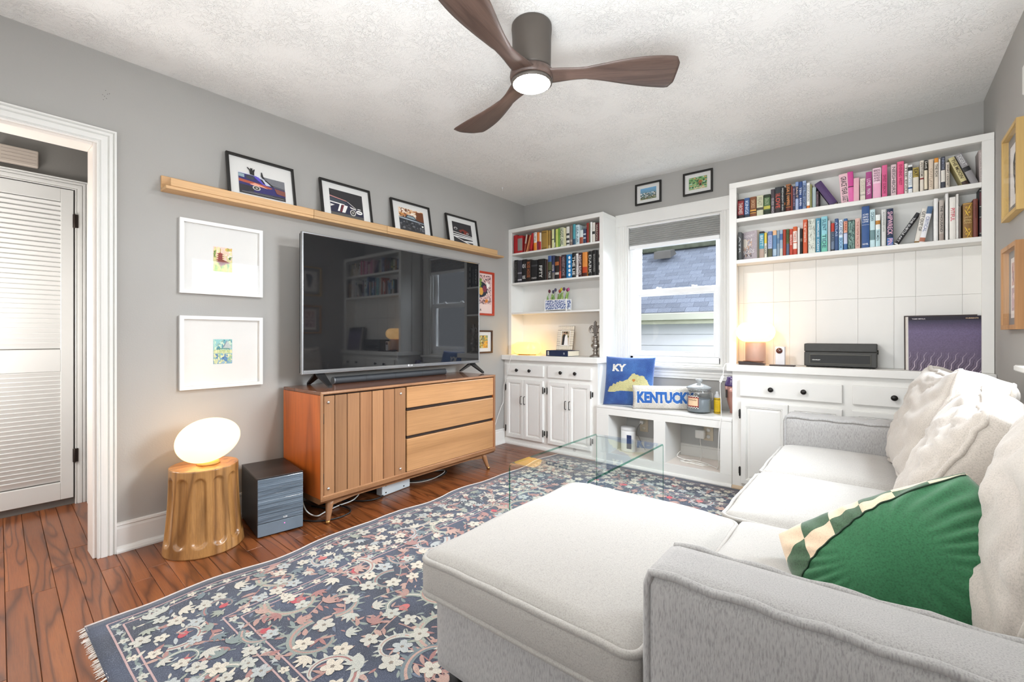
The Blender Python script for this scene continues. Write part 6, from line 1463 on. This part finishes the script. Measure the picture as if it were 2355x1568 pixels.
b=bm_new(); box(b,-.125,.125,-.088,.088,.0008,.004,.001); box(b,-.125,.125,-.088,.088,.05,.0535,.001); box(b,-.126,.125,-.0915,-.0885,.0008,.0535,.0015); mk('cover',b,paint('navy_cloth','#1E2A4A',.5,.05,60),bk,True)
mk('page_block',B(-.118,.122,-.0884,.084,.0042,.0498),PAGES,bk,True)
mk('spine_band',B(-.108,-.09,-.0926,-.0914,.008,.046),flat('B9B6AE'),bk,True); mk('spine_band',B(.075,.09,-.0926,-.0914,.018,.036),flat('8E949E'),bk,True)
pf=thing('tabletop_photograph','bone-tiled photo frame of a couple leaning on top of the navy book','photo frame',(.635,3.575,LC+.0538),(R(-13),0,R(6)))
BON=paint('bone_tile','#E3D6C2',.35,.08,60); DRK=flat('5E4A38')
mk('backing',B(-.086,.086,.0,.008,.001,.232,.002),DRK,pf,True)
for i in range(8):
    for z0,z1 in ((.003,.04),(.192,.229)): mk('tile',B(-.084+i*.0211,-.0642+i*.0211,-.004,.001,z0,z1,.0015),BON,pf,True)
for i in range(7):
    for x0,x1 in ((-.084,-.05),(.05,.084)): mk('tile',B(x0,x1,-.004,.001,.0425+i*.0211,.0622+i*.0211,.0015),BON,pf,True)
A_=Art(lambda u,v,l:Vector((-.049+.098*u,-.0008-l,.042+.148*v)),.0002); A_.rect(0,0,1,1,'EDE6DC'); A_.rect(.08,.05,.92,.95,'C9B49E'); A_.dabs(.1,.5,.9,.95,['8E7A5E','6E6A4A','B9A98A','A98A6A'],30,.05,.14,3); A_.poly([(.2,.05),(.2,.6),(.32,.78),(.45,.72),(.48,.05)],'241F20'); A_.poly([(.42,.05),(.45,.55),(.55,.72),(.68,.7),(.75,.5),(.85,.05)],'F2EDE9'); A_.ell(.36,.82,.09,.07,'B98A6E',12); A_.ell(.56,.8,.09,.07,'C99A7E',12); A_.ell(.58,.84,.1,.06,'4A3222',10); A_.ell(.35,.86,.09,.04,'2E2018',10)
A_.build('photograph',pf,True)
pn=thing('tile_planter','white-framed planter with blue speckled tiles holding tulips, on the third shelf','planter',(.54,3.62,1.299))
WPL=paint('planter_white','#EDEBE6',.35,.02,20); 
b=bm_new(); px0,px1,py0,py1,pz0,pz1=.405,.655,3.585,3.675,1.312,1.412
for x in (px0,px1-.009):
    for y in (py0,py1-.009): box(b,x,x+.009,y,y+.009,1.2995,pz1+.003,.001)
for z in (pz0,pz1-.007):
    for y in (py0+.001,py1-.008): box(b,px0+.009,px1-.009,y,y+.007,z,z+.007,.001)
    for x in (px0+.001,px1-.008): box(b,x,x+.007,py0+.009,py1-.009,z,z+.007,.001)
mk('frame',b,WPL,pn)
sp=NT('speckled_tile'); sp.set(rough=.25); nn=sp.noise(sp.coord('Object'),95,2,.5,.6); sp.l(sp.ramp(nn,[(.44,lin('#2F4480')),(.48,lin('#5E78AE')),(.53,lin('#E6EAF2'))]),sp.b.inputs['Base Color'])
b=bm_new(); box(b,px0+.009,px1-.009,py0+.003,py0+.007,pz0+.007,pz1-.007); box(b,px0+.009,px1-.009,py1-.007,py1-.003,pz0+.007,pz1-.007); mk('tile',b,sp.m,pn)
for x in (px0+.003,px1-.007): mk('tile',B(x,x+.004,py0+.009,py1-.009,pz0+.007,pz1-.007),sp.m,pn)
mk('soil',B(px0+.008,px1-.008,py0+.008,py1-.008,pz0+.01,pz1-.012),flat('4A3A2A'),pn)
TUG=[paint('tulip_leaf','#6E9A4A',.5,.15,40),paint('tulip_leaf2','#8FA84E',.5,.15,40)]; rg=random.Random(4)
for i,(x,c,h) in enumerate(((.435,'5E1E30',.085),(.475,'3E3A4E',.078),(.497,'4A4660',.095),(.535,'B8482E',.082),(.57,'C9B93E',.095),(.605,'4A2E52',.095),(.632,'7E2E4A',.085),(.648,'B84A80',.09))):
    t=thing('tulip','%s tulip in the speckled tile planter'%['deep red','dark slate','inky blue','orange-red','yellow','dark violet','wine','magenta'][i],'flower',(x-.004*i,3.628,pz1-.012),None,'tulips in the tile planter')
    y=3.625+rg.uniform(-.02,.02); x0=x-.012; top=Vector((x+.008,y,pz1+h-.014))
    b=bm_new(); tube(b,smooth_path([(x0,y,pz1-.012),(x0+.004,y,pz1+h*.4),top],5),.0024,6); mk('stem',b,TUG[i%2],t)
    b=bm_new(); lathe(b,[(.003,-.004),(.0105,.004),(.0125,.013),(.010,.024),(.005,.03),(0,.028)],top,10); mk('bloom',b,flat(c,.45),t)
    for k in range(2):
        b=bm_new(); L=h*rg.uniform(.6,.95); dx=rg.uniform(-.014,.03); n=6; prev=None
        for q in range(n+1):
            f=q/n; w=.008*math.sin(math.pi*(f*.9+.08)); c0=Vector((x0+dx*f*f,y-.008+.016*k-.004*f,pz1-.012+L*f)); cur=(b.verts.new(c0-Vector((w,-.003,0))),b.verts.new(c0+Vector((0,-.0015,0))),b.verts.new(c0+Vector((w,.003,0))))
            if prev: b.faces.new((prev[0],prev[1],cur[1],cur[0])); b.faces.new((prev[1],prev[2],cur[2],cur[1]))
            prev=cur
        mk('leaf',b,TUG[(i+k)%2],t)
ff=thing('finial','silver fleur-de-lis finial statue beside the photo frame','statue',(.965,3.57,LC)); fc=(.965,3.57,LC)
SIL=paint('antique_silver','#A29C96',.3,.15,40,metal=.85)
b=bm_new(); lathe(b,[(.052,.0006),(.053,.006),(.044,.014),(.03,.02),(.02,.026),(.018,.045),(.026,.052),(.026,.058),(.017,.064),(.02,.075),(.036,.088),(.04,.1),(.036,.112),(.022,.122),(.02,.128),(.03,.136),(.03,.144),(.019,.152),(.017,.17),(.024,.176),(.024,.182),(.012,.188)],fc,28); mk('pedestal',b,SIL,ff)
b=bm_new(); cx_,cz_=fc[0],LC+.186
def petal(pts,w): prism(b,pts,'y',fc[1]-w,fc[1]+w)
petal([(cx_-.008,cz_),(cx_-.014,cz_+.04),(cx_-.02,cz_+.07),(cx_-.012,cz_+.095),(cx_-.008,cz_+.108),(cx_-.012,cz_+.116),(cx_,cz_+.134),(cx_+.012,cz_+.116),(cx_+.008,cz_+.108),(cx_+.012,cz_+.095),(cx_+.02,cz_+.07),(cx_+.014,cz_+.04),(cx_+.008,cz_)],.009)
for sg in (-1,1):
    tube(b,smooth_path([(cx_+sg*.008,fc[1],cz_+.012),(cx_+sg*.016,fc[1],cz_+.055),(cx_+sg*.032,fc[1],cz_+.086),(cx_+sg*.052,fc[1],cz_+.072),(cx_+sg*.055,fc[1],cz_+.045),(cx_+sg*.044,fc[1],cz_+.03)],5),.008,8,rfun=lambda t:.006+.005*math.sin(t*math.pi))
box(b,cx_-.03,cx_+.03,fc[1]-.013,fc[1]+.013,cz_+.024,cz_+.036,.004)
mk('fleur',b,SIL,ff)
ml=thing('mushroom_lamp','glowing mushroom-shaped lamp with pink stem on the long counter','lamp',(2.252,3.487,RCZ)); mc=(2.252,3.487,RCZ)
b=bm_new(); prf=[(0,.158)]+[(.058+.062*math.cos(a),.225+.067*math.sin(a)) for a in [R(-90+180*i/16) for i in range(17)]]+[(0,.2925)]; lathe(b,prf,mc,48); mk('shade',b,glow('lamp_glass_mushroom','#FFCD89',2.3),ml)
b=bm_new(); lathe(b,[(.06,.0006),(.0625,.003),(.0625,.152),(.06,.157)],mc,40); mk('stem',b,paint('lamp_pink','#E3B9A4',.35,.03,10,trans=.25),ml)
cm=thing('camera_box','small white box camera with a round dark lens beside the mushroom lamp','camera',(2.402,3.48,RCZ)); 
mk('body',B(2.374,2.430,3.465,3.505,RCZ+.0005,RCZ+.127,.004,2),paint('cam_white','#E6E4E6',.35,.02,20),cm)
b=bm_new(); lathe(b,[(.019,0),(.019,.0035),(.0175,.005),(.012,.008),(0,.0095)],(2.399,3.465,RCZ+.1),24,'-y'); mk('lens',b,paint('lens_brown','#5A2A1C',.08,.2,60,spec=.8),cm)
b=bm_new(); lathe(b,[(.0205,-.001),(.0225,-.001),(.0225,.001),(.0205,.001)],(2.399,3.465,RCZ+.1),24,'-y'); mk('lens_ring',b,flat('F3F2F2'),cm)
BRN=paint('remote_brown','#2E1C18',.3,.1,20)
r1=thing('phone_case','brown leather case lying at the left end of the long counter','case',(2.235,3.425,RCZ)); b=bm_new()
prism(b,[(2.165,RCZ+.0006),(2.30,RCZ+.0006),(2.325,RCZ+.006),(2.32,RCZ+.012),(2.22,RCZ+.024),(2.16,RCZ+.024)],'y',3.402,3.45); mk('body',b,BRN,r1); mk('flap',B(2.19,2.315,3.404,3.449,RCZ+.0255,RCZ+.0285,.001),paint('case_tan','#7E4A30',.4,.1,20),r1)
bpy.data.objects['flap'].data.transform(Matrix.Translation((0,0,-.0)))
r2=thing('phone','flat dark phone lying beside the white box camera','phone',(2.42,3.415,RCZ)); mk('body',B(2.35,2.495,3.395,3.455,RCZ+.0006,RCZ+.0095,.003,2),BRN,r2); mk('screen',B(2.355,2.49,3.399,3.451,RCZ+.0096,RCZ+.0105),paint('phone_glass','#1E1614',.08,.05,10,spec=.8),r2)
cable('charging_cord','short white charging cord behind the dark phone',[(2.45,3.452,RCZ+.006),(2.47,3.475,RCZ+.012),(2.5,3.5,RCZ+.004),(2.53,3.54,RCZ+.003)],.002,WCB)
tt_=thing('record_player','dark grey suitcase record player on the long counter','record player',(2.724,3.535,RCZ)); TTM=paint('tolex','#3E3E3C',.55,.06,60,.15,400,.0004)
yf_=3.458
mk('case',B(2.539,2.908,yf_,3.604,RCZ+.007,RCZ+.098,.006,2),TTM,tt_); mk('lid',B(2.539,2.908,yf_,3.604,RCZ+.0987,RCZ+.15,.006,2),TTM,tt_)
b=bm_new(); frame_ring(b,2.568,2.88,RCZ+.021,RCZ+.084,[(0,0),(0,.003),(.004,.0045),(.006,.003),(.006,0)],lambda u,v,h:Vector((u,yf_-h,v))); mk('grille_frame',b,paint('grille_ring','#55554F',.4),tt_)
b=bm_new(); box(b,2.573,2.875,yf_-.0015,yf_+.001,RCZ+.026,RCZ+.079)
for i in range(60): x=2.575+i*.005; box(b,x,x+.0022,yf_-.003,yf_-.0012,RCZ+.027,RCZ+.078)
for i in range(10): z=RCZ+.028+i*.005; box(b,2.574,2.874,yf_-.0027,yf_-.0012,z,z+.0018)
mk('speaker_grille',b,paint('grille_black','#1A1A19',.5),tt_)
text('lettering','CROSLEY',flat('EDEDEA'),tt_,(2.605,yf_-.0036,RCZ+.047),(1,0,0),(0,0,1),.044,.006,.03)
for x in (2.56,2.885): b=bm_new(); lathe(b,[(.01,.0004),(.011,.0066)],(x,3.475,RCZ),12); mk('foot',b,flat('171717'),tt_)
b=bm_new(); box(b,2.908,2.913,3.52,3.55,RCZ+.085,RCZ+.112,.002); mk('latch',b,flat('2A2A28'),tt_)
def sleeve(label,x0,x1,y,rx,c,face,at_z=RCZ,h=.314,th=.0035,rz=0):
    t=thing('record_sleeve',label,'record',((x0+x1)/2,y,at_z),(R(rx),0,R(rz)),'record sleeves leaning at the right end'); w=(x1-x0)/2
    mk('sleeve',B(-w,w,-th/2,th/2,.0005,h,.0008),flat(c),t,True)
    if face: face(t,w,h,th)
    return t
def face_purple(t,w,h,th):
    P=lambda u,v,l:Vector((-w+2*w*u,-th/2-.0003-l,.0005+(h-.0005)*v)); A_=Art(P,.00015); A_.grad(0,0,1,.72,'625668','6C6080',12); A_.grad(0,.72,1,.93,'6C6080','38324A',8); A_.rect(0,.93,1,1,'211C2A')
    A_.k+=1
    for i in range(26):
        u0=-.3+i*.05; q=[]
        for j in range(13): v=.34*j/12; q.append((u0+.012*math.sin(v*40+i*.7)+v*.5*(.4+.02*i),v))
        for j in range(12):
            (a,v0),(b_,v1)=q[j],q[j+1]; w_=.008*(1-v0/.4)
            if 0<a<1-w_ and 0<b_<1-w_: A_.poly([(a,v0),(a+w_,v0),(b_+w_*.9,v1),(b_,v1)],'E9DDE6' if i%2 else '241C2C',A_.k)
    A_.build('cover_print',t,True)
    text('lettering','TAME IMPALA',flat('EDE6EA'),t,(-w+.045,-th/2-.004,h*.955),(1,0,0),(0,0,1),.058,.006,.02,True); text('lettering','CURRENTS',flat('E9C9A4'),t,(w-.04,-th/2-.004,h*.955),(1,0,0),(0,0,1),.05,.006,.02,True)
sleeve('front record sleeve with a purple rippled cover and small lettering',3.048,3.351,3.472,-9,'4A3F58',face_purple)
sleeve('second record sleeve, pale edge showing left of the purple one',3.040,3.345,3.482,-9,'E3DDD6',None)
sleeve('third record sleeve, cream, just behind the purple one',3.036,3.34,3.491,-9,'CFC8BE',None)
sleeve('rearmost dark record sleeve whose top edge tilts above the others',3.03,3.336,3.50,-9.5,'3E322F',None,RCZ,.322)
# ------------------------------------------------------------------ under the console
rt=thing('router_box','flat white box standing on edge under the walnut console','router',(.32,1.9,0),(0,0,R(6)))
b=B(-.03,.03,-.125,.125,.001,.086,.006,2); mk('body',b,paint('router_white','#DFE6EA',.35,.02,10),rt,True)
for y in (-.1,.06): 
    for z in (.02,.066): mk('slot',B(.0295,.0308,y,y+.012,z-.004,z+.004,.0005),flat('1E1E1E'),rt,True)
cable('floor_cable','thick black cord looping on the floor behind the left console leg',[(.3,1.23,.008),(.42,1.3,.007),(.47,1.4,.007),(.44,1.5,.007),(.33,1.52,.007),(.2,1.46,.007),(.12,1.5,.02)],.0045,BCB)
cable('floor_cable','white cord crumpled under the left end of console',[(.3,1.275,.1),(.345,1.28,.05),(.36,1.33,.012),(.33,1.4,.008),(.3,1.5,.008),(.31,1.6,.02),(.27,1.68,.05),(.2,1.72,.06)],.004,WCB)
cable('floor_cable','tangle of black cords between console leg and white box',[(.1,1.4,.05),(.2,1.5,.02),(.3,1.6,.012),(.36,1.66,.008),(.38,1.74,.008),(.33,1.8,.008),(.2,1.74,.012),(.14,1.6,.02),(.25,1.52,.016),(.3,1.44,.014),(.2,1.38,.016)],.005,BCB)
cable('floor_cable','black cord loop on the floor toward the right console leg',[(.15,1.98,.02),(.28,2.1,.008),(.33,2.2,.007),(.34,2.33,.007),(.28,2.42,.007),(.2,2.36,.007),(.13,2.2,.012)],.005,BCB)
cable('floor_cable','pale cord lying beside the black loop under the console',[(.16,2.0,.02),(.29,2.07,.006),(.345,2.2,.005),(.33,2.34,.016),(.27,2.4,.017),(.17,2.3,.005)],.0035,paint('cord_pale','#B9B6B0',.5))
